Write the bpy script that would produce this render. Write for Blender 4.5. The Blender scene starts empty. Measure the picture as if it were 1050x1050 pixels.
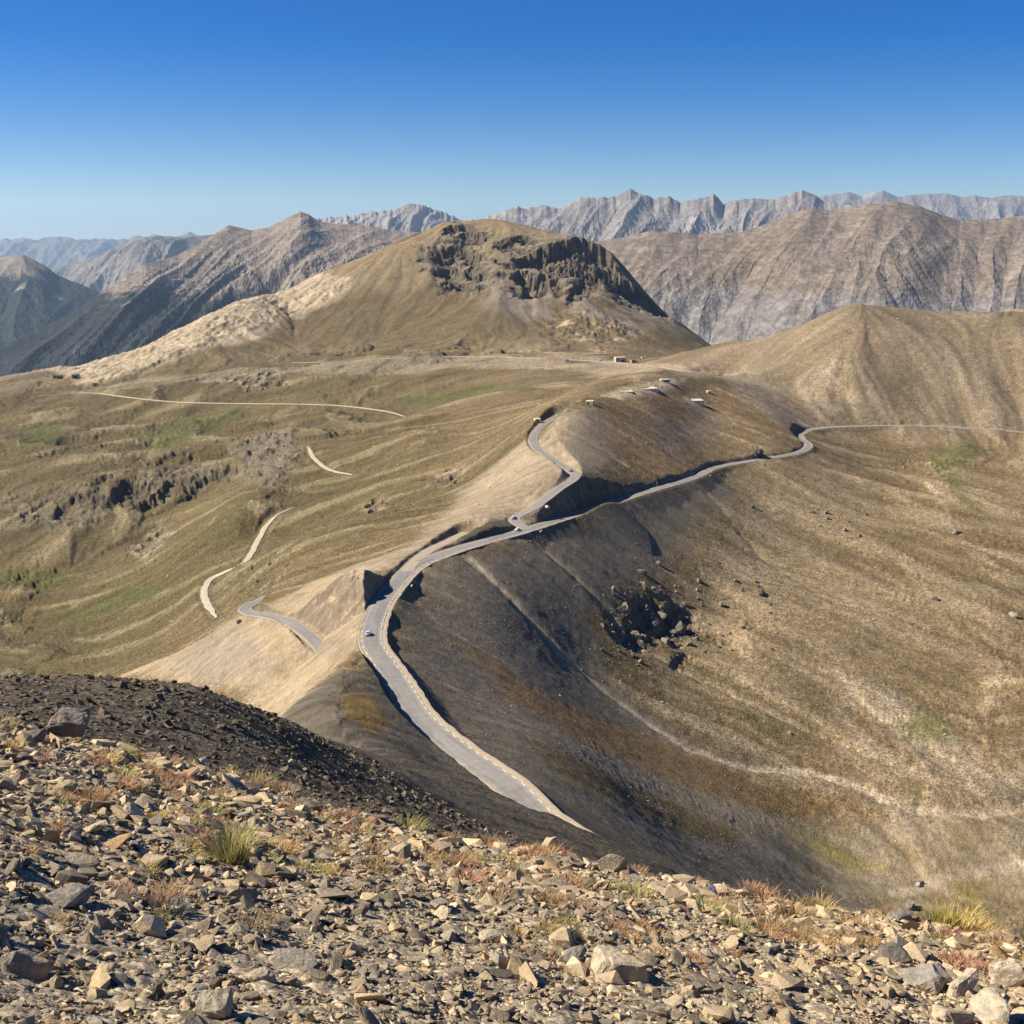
import bpy, bmesh, math, random, os
import numpy as np
from mathutils import Vector, Matrix

random.seed(7)
RNG = np.random.default_rng(11)
Q = float(os.environ.get('MESHQ', '1'))
sc = bpy.context.scene
COL = sc.collection

# ------------------------------------------------------------------ camera
F = 1140.0                       # focal length in pixels of the 1050 px picture
PITCH = math.radians(14.04)      # downward tilt
CP_, SP_ = math.cos(PITCH), math.sin(PITCH)
cam_d = bpy.data.cameras.new('camera'); cam = bpy.data.objects.new('camera', cam_d); COL.objects.link(cam)
cam.location = (0, 0, 0); cam.rotation_euler = (math.pi/2 - PITCH, 0, 0)
cam_d.sensor_width = 36; cam_d.lens = 36*F/1050.0; cam_d.clip_start = 0.05; cam_d.clip_end = 400000
sc.camera = cam

def ray(u, v):
    """world direction with y = 1 for a picture point"""
    k = (v-525)/F
    c = CP_ - k*SP_
    return (u-525)/F/c, -(SP_ + k*CP_)/c          # x, z per unit y
def at(u, v, y):
    a, b = ray(u, v)
    return a*y, y, b*y

# ------------------------------------------------------------------ noise
_P = np.random.default_rng(3).permutation(4096).astype(np.int32)
_A = np.random.default_rng(4).uniform(0, 2*np.pi, 4096)
_GX, _GY = np.cos(_A).astype(np.float32), np.sin(_A).astype(np.float32)
def perlin(x, y, seed=0):
    x = np.asarray(x, dtype=np.float64) + seed*17.31; y = np.asarray(y, dtype=np.float64) + seed*9.73
    xi = np.floor(x); yi = np.floor(y)
    fx = (x-xi).astype(np.float32); fy = (y-yi).astype(np.float32)
    xi = xi.astype(np.int64); yi = yi.astype(np.int64)
    def g(ix, iy, dx, dy):
        h = _P[(ix + _P[(iy+seed*31) & 4095]) & 4095]
        return _GX[h]*dx + _GY[h]*dy
    w = fx*fx*fx*(fx*(fx*6-15)+10); t = fy*fy*fy*(fy*(fy*6-15)+10)
    a = g(xi, yi, fx, fy); b = g(xi+1, yi, fx-1, fy)
    c = g(xi, yi+1, fx, fy-1); d = g(xi+1, yi+1, fx-1, fy-1)
    return ((a+(b-a)*w) + ((c+(d-c)*w)-(a+(b-a)*w))*t)*1.5
def worley(x, y, seed=0):
    """random value of the nearest scattered point: broken into facets with sharp edges"""
    xi = np.floor(x).astype(np.int64); yi = np.floor(y).astype(np.int64); best = np.full(x.shape, 9e9); val = np.zeros(x.shape)
    for dx in (-1, 0, 1):
        for dy in (-1, 0, 1):
            h = _P[(xi+dx+_P[(yi+dy+seed*31) & 4095]) & 4095]; h2 = _P[(h+77) & 4095]; h3 = _P[(h2+191) & 4095]
            px = xi+dx+h/4096; py = yi+dy+h2/4096; d = (x-px)**2+(y-py)**2
            m = d < best; best = np.where(m, d, best)
            val = np.where(m, h3/4096+.55*((x-px)*(h/2048-1)+(y-py)*(h2/2048-1)), val)
    return val
def fbm(x, y, seed=0, octv=4, gain=.5, ridged=False):
    s = 0; a = 1; n = 0
    for i in range(octv):
        p = perlin(x*2**i, y*2**i, seed+i)
        s = s + a*((1-2*np.abs(p)) if ridged else p); n += a; a *= gain
    return s/n
def sstep(a, b, x):
    t = np.clip((x-a)/(b-a), 0, 1); return t*t*(3-2*t)
def mix(a, b, t): return a + (b-a)*t

# ------------------------------------------------------------------ the lie of the land: known points (u, v, distance y)
PTS = [
 # dark mound just past the near crest and the slope under it
 (0,722,40),(60,712,45),(120,706,50),(200,705,60),(260,727,66),(300,742,72),
 (350,800,60),(350,765,110),(430,800,120),(500,845,85),(520,838,140),(410,772,190),(560,836,120),(600,857,115),(640,873,115),(520,818,184),(545,830,168),(575,842,158),(604,856,148),(720,905,160),
 # spur between the two roads
 (345,686,314),(318,712,288),(296,738,262),(368,664,345),
 (378,693,308),(392,715,285),(420,752,252),(455,788,226),(498,822,198),(330,745,230),
 # main road
 (557,842,208),(520,805,229),(470,770,255),(430,735,283),(408,700,315),(395,680,334),(380,660,355),(385,630,394),(400,605,432),
 (425,580,480),(460,565,514),(500,553,547),(540,543,577),(600,523,645),(660,505,716),(710,490,784),(735,478,850),(780,470,904),
 (815,464,943),(828,457,989),(820,446,1067),(840,439,1129),(900,437,1150),(960,437,1150),(1050,443,1126),(600,870,192),(640,900,172),
 # cirque, dark left wall and floor
 (600,680,475),(700,755,446),(860,790,452),(960,835,425),(1050,835,430),(950,910,378),(1040,930,372),(700,860,315),(600,780,329),(780,870,359),
 (500,640,440),(500,720,345),(560,760,320),(640,830,290),(850,900,372),
 (720,640,585),(620,600,560),(800,560,728),(900,520,850),(1000,480,1000),(970,500,920),(1000,600,690),(1050,560,780),(900,650,600),
 (1000,700,550),(850,720,515),(1050,640,630),(660,560,640),(780,660,560),(1050,750,490),
 (1050,495,960),
 # hill of the bunkers
 (665,393,1030),(726,385,1180),(680,430,905),(730,430,1000),(775,430,1040),(720,408,1080),(800,405,1215),
 (605,413,850),(640,402,950),(690,386,1100),(560,455,735),(600,470,720),(650,470,770),(700,440,920),(585,425,800),(620,440,805),(755,440,975),(590,490,660),(550,448,765),
 (760,382,1310),(735,384,1270),(792,420,1110),(830,420,1180),
 # right hill
 (875,320,1400),(950,331,1380),(1050,328,1370),(800,347,1500),(745,352,1650),(860,380,1260),(960,385,1260),(1050,390,1240),(820,375,1300),
 # left valley
 (400,430,1550),(300,414,1700),(90,403,1900),(0,480,1350),(0,420,1800),(100,440,1600),(200,440,1560),(300,450,1400),(180,474,1320),(190,500,1230),(100,505,1200),(150,545,1120),
 (0,560,1100),(100,600,950),(0,620,920),(100,660,760),(0,685,740),(200,645,660),(200,600,800),(275,545,920),(315,460,1250),(360,487,1080),
 (400,500,920),(480,480,880),(430,450,1150),(520,430,1180),(330,570,640),(380,570,560),(450,540,600),(420,560,545),(500,500,720),(520,535,590),(300,560,720),
 (250,520,960),(60,640,850),
 # hill between the roads and the lower left road
 (250,625,500),(300,640,450),(335,670,390),(340,600,430),(372,590,415),(384,586,428),(350,592,428),(374,612,398),(366,628,385),(500,533,572),(520,533,584),(482,543,558),(300,614,445),(200,690,455),(150,690,500),(250,690,402),(250,660,442),(200,655,540),(225,640,520),(130,680,560),
 # far shelf under the mesa
 (650,376,1700),(620,369,1820),(540,367,1900),(400,366,2020),(300,372,2030),(200,380,2030),(80,391,2060),(700,379,1500),(500,395,1620),(450,390,1720),(560,400,1450),
 # mesa
 (500,224,3000),(455,228,2950),(540,232,2950),(580,242,2880),(612,250,2800),(430,246,2900),(400,252,2880),(330,281,2800),(250,307,2650),(185,338,2480),(120,366,2330),(60,380,2260),(0,388,2230),
 (650,302,2640),(680,325,2560),(710,347,2480),(400,352,2280),(600,352,2180),(300,352,2330),(500,352,2200),
 (500,300,2520),(440,290,2640),(380,310,2560),(570,310,2480),(300,318,2560),(620,310,2480),(660,352,2250),(540,270,2720),(470,262,2800),
]
HID = [ # places the photograph hides (x, y, drop)
 (-20,25,12.5),(-8,25,14),(5,25,16),(14,22,17),(-40,150,76),(-10,150,80),(-60,230,125),(-110,300,160),(-70,340,150),
 (40,120,90),(70,200,147),(90,90,92),(126,280,214),(60,40,44),(-60,60,20),(-90,150,70),(-30,75,34),(-160,400,205),(-160,300,170),
 (150,1330,178),(295,1470,197),(80,1390,197),(-40,1130,203),(-300,600,265),
 (0,3500,230),(-300,3500,250),(400,3300,330),(-600,3300,420),(-1100,3000,560),(-1500,2700,560),(-1000,2600,420),(500,2900,300),(700,1900,270),(1000,2000,300),(500,1850,230),
 (900,3000,500),(1500,3000,600),(0,4200,600),(-1500,4000,700),(1500,4000,700),
 (900,1000,150),(1000,1300,80),(600,500,200),(700,750,190),(400,250,228),(300,150,190),(-900,1000,300),(-1300,1500,300),(-1800,2200,400),(-600,500,290),(-400,250,170),(-200,100,40),(200,90,100),
 (1200,2000,260),(-1700,1000,330),(-60,20,2),(50,12,22),
]
def fg_drop(x, y):
    yy = np.maximum(y, -2)
    return 1.62 + .252*yy + .02*yy*yy + .245*x - .055*np.sqrt(x*x+.3)
def _cp():
    th, s, g = [], [], []
    def add(x, y, z):
        r = math.hypot(x, y); th.append(math.atan2(x, y)); s.append(math.log(r)); g.append(z/r)
    for u, v, y in PTS: add(*at(u, v, y))
    for x, y, d in HID: add(x, y, -d)
    for rr in (9, 12, 15):
        for a in (-.7, -.35, 0, .35, .7):
            x, y = rr*math.sin(a), rr*math.cos(a)
            add(x, y, -float(fg_drop(x, y)))
    return np.array(th), np.array(s), np.array(g)
CT, CS, CG = _cp()
KS = .55                                     # how much the distance axis counts against the bearing
def _tps_solve(smooth=2e-4):
    n = len(CT); d2 = (CT[:, None]-CT)**2 + (KS*(CS[:, None]-CS))**2
    K = np.where(d2 > 0, .5*d2*np.log(np.maximum(d2, 1e-20)), 0) + np.eye(n)*smooth
    Pm = np.stack([np.ones(n), CT, CS], 1)
    A = np.zeros((n+3, n+3)); A[:n, :n] = K; A[:n, n:] = Pm; A[n:, :n] = Pm.T
    return np.linalg.solve(A, np.concatenate([CG, np.zeros(3)]))
W_ = _tps_solve()
def tps(th, s):
    th = np.asarray(th, float); s = np.asarray(s, float); sh = th.shape
    th = th.ravel(); s = s.ravel(); out = np.empty_like(th)
    for i in range(0, len(th), 20000):
        a, b = th[i:i+20000], s[i:i+20000]
        d2 = (a[:, None]-CT)**2 + (KS*(b[:, None]-CS))**2
        out[i:i+20000] = (.5*d2*np.log(np.maximum(d2, 1e-20)))@W_[:-3] + W_[-3] + W_[-2]*a + W_[-1]*b
    return out.reshape(sh)
def base_from(th, s, g):
    r = np.exp(s); x = r*np.sin(th); y = r*np.cos(th)
    return mix(-fg_drop(x, y), g*r, sstep(math.log(8), math.log(15), s))
def base_h(x, y):
    x = np.asarray(x, float); y = np.asarray(y, float)
    th = np.arctan2(x, y); s = np.log(np.hypot(x, y))
    return base_from(th, s, tps(th, s))
def hit(u, v, y0=12.0, y1=4000.0):
    """where the line of sight first meets the bare land past distance y0"""
    a, b = ray(u, v)
    ys = np.exp(np.linspace(math.log(y0), math.log(y1), 1200))
    h = base_h(a*ys, ys); d = h - b*ys
    idx = np.where((d[1:] > 0) & (d[:-1] <= 0))[0]
    if d[0] > 0: return a*ys[0], ys[0], b*ys[0]
    i = idx[0] if len(idx) else int(np.argmax(np.where(ys > 1200, d/ys, -9)[:-1]))
    t = d[i]/(d[i]-d[i+1]) if len(idx) else 0
    y = ys[i]+(ys[i+1]-ys[i])*t
    return a*y, y, float(base_h(a*y, y))
# ------------------------------------------------------------------ materials
def new_mat(name):
    m = bpy.data.materials.new(name); m.use_nodes = True
    nt = m.node_tree; nt.nodes.clear()
    out = nt.nodes.new('ShaderNodeOutputMaterial'); b = nt.nodes.new('ShaderNodeBsdfPrincipled')
    nt.links.new(b.outputs[0], out.inputs[0])
    b.inputs['Roughness'].default_value = .95
    b.inputs['Specular IOR Level'].default_value = .15
    return m, nt, b
def nnoise(nt, scale, detail=4, rough=.6, vec=None):
    n = nt.nodes.new('ShaderNodeTexNoise'); n.inputs['Scale'].default_value = scale
    n.inputs['Detail'].default_value = detail; n.inputs['Roughness'].default_value = rough
    if vec is not None: nt.links.new(vec, n.inputs['Vector'])
    return n.outputs['Fac']
def nramp(nt, fac, stops):
    r = nt.nodes.new('ShaderNodeValToRGB'); nt.links.new(fac, r.inputs[0])
    e = r.color_ramp.elements
    while len(e) < len(stops): e.new(.5)
    for k, (p, c) in zip(e, stops):
        k.position = p; k.color = (c, c, c, 1) if not hasattr(c, '__len__') else (*c, 1)
    return r.outputs[0]
def nmix(nt, a, b, fac=1.0, mode='MULTIPLY'):
    m = nt.nodes.new('ShaderNodeMix'); m.data_type = 'RGBA'; m.blend_type = mode
    for sock, val in ((m.inputs[0], fac), (m.inputs[6], a), (m.inputs[7], b)):
        if hasattr(val, 'is_linked'): nt.links.new(val, sock)
        elif hasattr(val, '__len__'): sock.default_value = (*val, 1)
        else: sock.default_value = val
    return m.outputs[2]
def coords(nt): return nt.nodes.new('ShaderNodeTexCoord').outputs['Object']
def bump(nt, b, fac, strength, dist):
    n = nt.nodes.new('ShaderNodeBump'); n.inputs['Strength'].default_value = strength; n.inputs['Distance'].default_value = dist
    nt.links.new(fac, n.inputs['Height']); nt.links.new(n.outputs[0], b.inputs['Normal'])
def cover_mat(name, fine, mid, big, bdist, bstr=.6, lo=.72, hi=1.25):
    """ground cover painted per vertex, broken up by noise at three sizes"""
    m, nt, b = new_mat(name); co = coords(nt)
    at_ = nt.nodes.new('ShaderNodeAttribute'); at_.attribute_name = 'cover'
    n1 = nnoise(nt, fine, 5, .65, co); n2 = nnoise(nt, mid, 5, .6, co); n3 = nnoise(nt, big, 4, .6, co); n4 = nnoise(nt, fine*.33, 4, .7, co)
    c = nmix(nt, at_.outputs['Color'], nramp(nt, n1, [(.38, lo), (.62, hi)]), at_.outputs['Alpha'])
    c = nmix(nt, c, nramp(nt, n4, [(.36, (lo+.12, lo+.11, lo+.07)), (.62, (1.16, 1.16, 1.17))]), at_.outputs['Alpha'])
    c = nmix(nt, c, nramp(nt, n2, [(.3, (.82, .81, .77)), (.7, (1.14, 1.15, 1.18))]))
    c = nmix(nt, c, nramp(nt, n3, [(.3, (.92, .9, .85)), (.7, (1.07, 1.08, 1.12))]))
    nt.links.new(c, b.inputs['Base Color'])
    bump(nt, b, n1, bstr, bdist)
    return m
def flat_mat(name, col, rough=.9, var=.25, scale=3.0, spec=.2, metal=0, bmp=None):
    m, nt, b = new_mat(name); co = coords(nt)
    n = nnoise(nt, scale, 6, .65, co)
    c = nmix(nt, col, nramp(nt, n, [(.25, 1-var), (.75, 1+var)]))
    nt.links.new(c, b.inputs['Base Color'])
    b.inputs['Roughness'].default_value = rough; b.inputs['Specular IOR Level'].default_value = spec
    b.inputs['Metallic'].default_value = metal
    if bmp: bump(nt, b, n, .7, bmp)
    return m

# ------------------------------------------------------------------ grid sheets
def sheet(name, X, Y, Z, colr, mat, kind='structure', smooth=True, grain=None):
    ns, nt_ = X.shape
    me = bpy.data.meshes.new(name)
    v = np.stack([X, Y, Z], -1).reshape(-1, 3).astype(np.float32)
    i = np.arange((ns-1)*nt_).reshape(ns-1, nt_)[:, :-1].ravel()
    q = np.stack([i, i+1, i+nt_+1, i+nt_], 1).astype(np.int32)
    me.vertices.add(len(v)); me.vertices.foreach_set('co', v.ravel())
    me.loops.add(q.size); me.loops.foreach_set('vertex_index', q.ravel())
    me.polygons.add(len(q)); me.polygons.foreach_set('loop_start', np.arange(0, q.size, 4, dtype=np.int32))
    me.polygons.foreach_set('use_smooth', np.full(len(q), smooth))
    me.update(calc_edges=True)
    if colr is not None:
        a = me.color_attributes.new('cover', 'FLOAT_COLOR', 'POINT')
        c4 = np.ones((len(v), 4), np.float32); c4[:, :3] = colr.reshape(-1, 3)
        if grain is not None: c4[:, 3] = grain.ravel()
        a.data.foreach_set('color', c4.ravel())
    me.materials.append(mat)
    o = bpy.data.objects.new(name, me); COL.objects.link(o)
    if kind: o['kind'] = kind
    return o
def cubic_up(a, pos, axis):
    a = np.moveaxis(a, axis, 0); n = a.shape[0]
    i = np.clip(np.floor(pos).astype(int), 1, n-3); t = (pos-i)[(...,)+(None,)*(a.ndim-1)]
    p0, p1, p2, p3 = a[i-1], a[i], a[i+1], a[i+2]
    r = .5*((2*p1)+(-p0+p2)*t+(2*p0-5*p1+4*p2-p3)*t*t+(-p0+3*p1-3*p2+p3)*t**3)
    return np.moveaxis(r, 0, axis)
def lic(th1, s1, z, fields, steps=18, h=.004):
    """drag noise along the fall line; returns the smeared fields, each of unit spread"""
    r = np.exp(s1)[:, None]
    gt = np.gradient(z, th1, axis=1)/r; gs = np.gradient(z, s1, axis=0)/r
    n = np.sqrt(gt*gt+gs*gs)+1e-6; dt = (-gt/n).astype(np.float32); ds = (-gs/n).astype(np.float32)
    dth = th1[1]-th1[0]; S, T = z.shape
    inv = np.gradient(np.arange(S), s1)          # rows per unit s
    acc = [f.astype(np.float32).copy() for f in fields]
    I0, J0 = np.meshgrid(np.arange(S, dtype=np.float32), np.arange(T, dtype=np.float32), indexing='ij')
    for sg in (1, -1):
        I, J = I0.copy(), J0.copy()
        for k in range(steps):
            ii = np.clip(np.rint(I).astype(np.int32), 0, S-1); jj = np.clip(np.rint(J).astype(np.int32), 0, T-1)
            lin = ii*T+jj
            J += sg*dt.ravel()[lin]*h/dth; I += sg*ds.ravel()[lin]*h*inv[ii].astype(np.float32)
            ii = np.clip(np.rint(I).astype(np.int32), 0, S-1); jj = np.clip(np.rint(J).astype(np.int32), 0, T-1)
            lin = ii*T+jj; w = 1-(k+1)/(steps+1)
            for a, f in zip(acc, fields): a += w*f.ravel()[lin].astype(np.float32)
    return [(a-a.mean())/(a.std()+1e-9) for a in acc]
def up2(a, S, T):
    i = np.linspace(0, a.shape[0]-1, S); j = np.linspace(0, a.shape[1]-1, T)
    i0 = np.clip(i.astype(int), 0, a.shape[0]-2); fi = (i-i0)[:, None]
    b = a[i0]*(1-fi)+a[i0+1]*fi
    j0 = np.clip(j.astype(int), 0, a.shape[1]-2); fj = (j-j0)[None]
    return b[:, j0]*(1-fj)+b[:, j0+1]*fj

# ------------------------------------------------------------------ masks laid on the land
def hits(pts, y0=12): return np.array([hit(u, v, y0)[:2] for u, v in pts])
def dense(pts, n=6):
    out = []
    for a, b in zip(pts[:-1], pts[1:]):
        for k in range(n): out.append((a[0]+(b[0]-a[0])*k/n, a[1]+(b[1]-a[1])*k/n))
    out.append(pts[-1]); return out
def seg_dist(x, y, P, closed=False):
    P = np.asarray(P); A = P if closed else P[:-1]; B = np.roll(P, -1, 0) if closed else P[1:]
    best = np.full(x.shape, 1e18); ins = np.zeros(x.shape, bool); tt = np.zeros(x.shape)
    for i, (a, b) in enumerate(zip(A, B)):
        dx, dy = b-a; L = dx*dx+dy*dy+1e-9
        t = np.clip(((x-a[0])*dx+(y-a[1])*dy)/L, 0, 1)
        d = (x-a[0]-t*dx)**2+(y-a[1]-t*dy)**2
        m = d < best; best = np.where(m, d, best); tt = np.where(m, i+t, tt)
        if closed:
            c = (a[1] > y) != (b[1] > y)
            with np.errstate(divide='ignore', invalid='ignore'):
                ins ^= c & (x < dx*(y-a[1])/dy+a[0])
    d = np.sqrt(best)
    return (np.where(ins, -d, d), tt) if closed else (d, tt)
def area(x, y, P, soft, warp=0, lam=None, seed=50):
    """soft-edged membership of a region given by its corners on the land"""
    P = np.asarray(P); pad = soft+warp*1.5
    m = (x > P[:, 0].min()-pad) & (x < P[:, 0].max()+pad) & (y > P[:, 1].min()-pad) & (y < P[:, 1].max()+pad)
    out = np.zeros(x.shape)
    if not m.any(): return out
    xx, yy = x[m], y[m]
    if warp:
        lam = lam or warp*3
        xx = xx+warp*fbm(x[m]/lam, y[m]/lam, seed, 4); yy = yy+warp*fbm(x[m]/lam, y[m]/lam, seed+9, 4)
    d, _ = seg_dist(xx, yy, P, True)
    out[m] = 1-sstep(-soft, soft, d); return out
def line(x, y, P, w, soft, warp=0, lam=None, seed=70):
    P = np.asarray(P); pad = w+soft+warp*1.5
    m = (x > P[:, 0].min()-pad) & (x < P[:, 0].max()+pad) & (y > P[:, 1].min()-pad) & (y < P[:, 1].max()+pad)
    out = np.zeros(x.shape)
    if not m.any(): return out
    xx, yy = x[m], y[m]
    if warp:
        lam = lam or warp*4
        xx = xx+warp*fbm(x[m]/lam, y[m]/lam, seed, 3); yy = yy+warp*fbm(x[m]/lam, y[m]/lam, seed+9, 3)
    d, _ = seg_dist(xx, yy, P)
    out[m] = 1-sstep(w-soft, w+soft, d); return out

# ------------------------------------------------------------------ roads
def spline(P, step):
    P = np.asarray(P, float); Q_ = np.vstack([2*P[0]-P[1], P, 2*P[-1]-P[-2]]); out = []
    for i in range(1, len(Q_)-2):
        p0, p1, p2, p3 = Q_[i-1:i+3]; n = max(2, int(np.linalg.norm(p2-p1)/step))
        t = np.linspace(0, 1, n, endpoint=False)[:, None]
        out.append(.5*((2*p1)+(-p0+p2)*t+(2*p0-5*p1+4*p2-p3)*t*t+(-p0+3*p1-3*p2+p3)*t**3))
    return np.vstack(out+[P[-1:]])
def road_line(pts, step=2.0):
    """(u, v[, y]) -> a smooth line on the land"""
    W3 = []
    for p in pts:
        W3.append(at(*p) if len(p) == 3 else on_land(p[0], p[1], 500))
    L = spline(W3, step)
    for _ in range(12): L[1:-1, 2] = .25*L[:-2, 2]+.5*L[1:-1, 2]+.25*L[2:, 2]
    return L
ROADS = {}
def def_road(key, pts, w, cut=1.0, fill=.72, wfun=None, step=2.0, sh=1.2):
    L = road_line(pts, step)
    wv = np.full(len(L), w) if wfun is None else np.array([wfun(i/(len(L)-1)) for i in range(len(L))])
    ROADS[key] = dict(L=L, w=wv, cut=cut, fill=fill, sh=sh)
MAIN = [(690,938,152),(640,900,172),(600,870,192),(557,842,208),(520,805,229),(470,770,255),(430,735,283),(408,700,315),(394,680,334),(381,657,358),(386,630,394),(401,605,432),
  (425,581,480),(460,566,514),(500,554,547),(540,543,577),(600,524,645),(660,505,716),(710,490,784),(735,479,850),(780,471,904),(815,465,943),(829,457,989),(819,446,1067),(842,439,1129),(900,436.5,1150),(960,437,1150),(1050,443,1126),(1150,452,1080)]
def_road('main', MAIN, 3.6, 2.1, .8, lambda t: 3.25+.5*(1-float(sstep(.2, .42, t))))
def_road('left', [(362,672,352),(352,678,362),(336,670,390),(318,652,415),(300,640,446),(278,632,474),(258,629,493),(251,625,508),(256,620,522),(267,616,532),(276,611,550)], 3.3, 1.3, .9, sh=1.6)
def_road('upper', [(541,543,577),(528,532,597),(548,520,612),(572,502,642),(590,489,666),(583,481,690),(562,468,722),(549,458,755),(547,448,790),(556,436,830),(574,425,880)], 3.0, .9, .8)
def_road('bypass', [(412,592,458),(424,577,488),(441,564,524),(460,555,552),(478,546,575)], 2.8, .9, .8)
def def_tracks():
    def_road('track_shelf', [(40,406),(90,403),(135,408),(180,412.5),(250,414),(300,414.5),(350,416.5),(395,422),(415,427)], 2.4, .8, .8, step=6, sh=6)
    def_road('track_valley', [(222,634),(210,613),(213,599),(232,586),(252,575),(265,554),(272,541),(284,529),(300,521)], 2.3, .8, .8, step=4, sh=3.5)
    def_road('track_knoll', [(316,458),(322,470),(338,482),(362,487)], 2.0, .8, .8, step=4, sh=4)
    def_road('far_road', [(300,372),(345,371),(400,367.5),(470,365.5),(540,367),(620,371),(690,378),(730,384)], 3.6, .9, .9, step=8, sh=7)
def carve(x, y, z, r0, r1):
    near = np.full(x.shape, 1e9)
    for key in [k for k in ROADS if k != 'main']+['main']:
        R = ROADS[key]; L, w = R['L'], R['w']
        for i in range(0, len(L)-1, 24):
            seg = L[i:i+25]; ww = w[i:i+25]; pad = 45
            if np.hypot(seg[:, 0], seg[:, 1]).max()+pad < r0 or np.hypot(seg[:, 0], seg[:, 1]).min()-pad > r1: continue
            m = (x > seg[:, 0].min()-pad) & (x < seg[:, 0].max()+pad) & (y > seg[:, 1].min()-pad) & (y < seg[:, 1].max()+pad)
            if not m.any(): continue
            d, t = seg_dist(x[m], y[m], seg[:, :2])
            k = np.clip(t.astype(int), 0, len(seg)-2); f = t-k
            zr = seg[k, 2]*(1-f)+seg[k+1, 2]*f; wr = ww[k]*(1-f)+ww[k+1]*f
            e = np.maximum(0, d-wr-R['sh'])
            n_ = 1+.4*fbm(x[m]/9, y[m]/9, 91, 4)
            hi = zr-.2+e*R['cut']*n_; lo = zr-.2-e*R['fill']
            z[m] = np.minimum(np.maximum(z[m], lo), hi)
            near[m] = np.minimum(near[m], d-wr)
    return z, near
def strip(name, L, wl, wr, dz, mat, parent=None, skirt=.5, rg_=0, lane=None):
    """a paved band following a line, with its two sides turned down"""
    wl = np.asarray(wl); wr = np.asarray(wr); n_ = np.arange(len(L)); rag = lambda k: rg_*(fbm(n_*.31, n_*0+k, 55, 3))
    T = np.gradient(L, axis=0); T[:, 2] = 0; T /= np.linalg.norm(T, axis=1)[:, None]+1e-9
    N = np.stack([T[:, 1], -T[:, 0], 0*T[:, 0]], 1)
    wl = (np.broadcast_to(wl, (len(L),))+rag(1))[:, None]; wr = (np.broadcast_to(wr, (len(L),))+rag(7))[:, None]
    up = np.array([0, 0, 1.])
    cols = [L+N*(wl-.15)+up*(dz-skirt), L+N*wl+up*dz] + [L+N*(wl+(wr-wl)*t)+up*(dz+.06*(1-abs(2*t-1))) for t in (.04, .14, .25, .36, .5, .64, .75, .86, .96)] + [L+N*wr+up*dz, L+N*(wr+.15)+up*(dz-skirt)]
    G = np.stack(cols, 1)
    cc = None
    if lane is not None:
        cc = np.empty(G.shape, np.float32); q = np.array([.9, .9, .92, 1.06, .93, 1.05, .96, 1.05, .93, 1.06, .92, .9, .9])
        cc[:] = lane; dust = np.array([1, 1, .8, .25, 0, 0, .06, 0, 0, .25, .8, 1, 1])
        sn = fbm(n_*.07, n_*0, 56, 4)[:, None]; patch = worley(np.repeat(n_[:, None]*.06, 13, 1), np.tile(np.linspace(0, 2.2, 13), (len(L), 1)), 5)
        cc *= (q[None]*(1+.10*sn)*(.9+.22*patch))[..., None]
        cc += (np.array([.36, .3, .215], np.float32)-cc)*np.clip(dust[None]*(.75+.6*fbm(n_*.2, n_*0+3, 57, 3)[:, None]), 0, 1)[..., None]
    o = sheet(name, G[..., 0], G[..., 1], G[..., 2], cc, mat, smooth=False)
    if parent: o.parent = parent
    return o
# ------------------------------------------------------------------ ground colours (bare albedo)
C = lambda *a: np.array(a, np.float32)
GRASS, DRY, OLIVE, GREEN = C(.150,.116,.066), C(.215,.168,.104), C(.098,.086,.042), C(.105,.108,.04)
TAN, SCREE, SHALE, PALE, ROCK, GREY = C(.32,.262,.182), C(.262,.222,.17), C(.165,.146,.118), C(.45,.385,.29), C(.135,.115,.095), C(.215,.19,.165)
RUST = C(.2,.125,.055)

TAN_SPUR = hits([(120,692),(205,655),(247,632),(280,618),(330,592),(392,584),(398,612),(372,655),(345,684),(318,712),(296,738),(262,722),(200,700)], 200)
TAN_SLOPE = hits([(300,618),(345,585),(420,560),(470,505),(540,450),(590,420),(612,420),(640,440),(625,480),(590,495),(545,538),(500,540),(440,568),(398,590),(392,600)])
SHALE_WALL = hits([(398,650),(425,592),(470,572),(540,556),(610,530),(690,505),(738,492),(752,505),(700,560),(640,600),(600,630),(620,690),(700,762),(800,840),(900,905),(720,915),(640,890),(560,850),(500,790),(430,720)], 150)
SHALE_NEAR = np.array([(-60,22),(-6,14),(10,13),(60,30),(100,90),(60,150),(12,205),(-14,250),(-30,290),(-42,318),(-56,300),(-62,262),(-75,230),(-110,150),(-120,60)], float)
BAND1 = hits([(470,655),(540,700),(640,740),(760,788),(880,822),(905,838),(800,832),(700,806),(600,765),(520,715)])
BAND2 = hits([(540,758),(600,782),(680,820),(760,850),(750,862),(660,838),(580,800)])
RIPPLE = hits([(560,745),(640,770),(760,820),(850,850),(800,862),(700,842),(610,795)])
GUL1 = hits(dense([(481,571),(500,590),(540,630),(575,670),(610,700),(650,730),(700,765),(760,785),(830,790),(880,805),(930,830),(1000,835),(1060,825)], 4))
GUL2 = hits(dense([(541,549),(580,580),(620,620),(650,655),(690,680),(740,705),(800,735),(860,760),(930,790)], 4))
GUL3 = hits(dense([(720,502),(750,535),(780,570),(830,605)], 3))
GUL4 = hits(dense([(422,612),(450,640),(490,665),(540,692)], 3), 150)
GUL5 = hits(dense([(400,674),(430,690),(480,712),(540,742)], 3), 150)
MESA_SCREE = hits([(470,292),(520,290),(560,300),(620,302),(690,322),(712,346),(640,342),(590,318),(540,330),(500,312)])
CIRQUE_TAN = hits([(745,505),(840,470),(1060,450),(1060,900),(900,850),(780,790),(700,740),(660,690),(720,610)])
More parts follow.
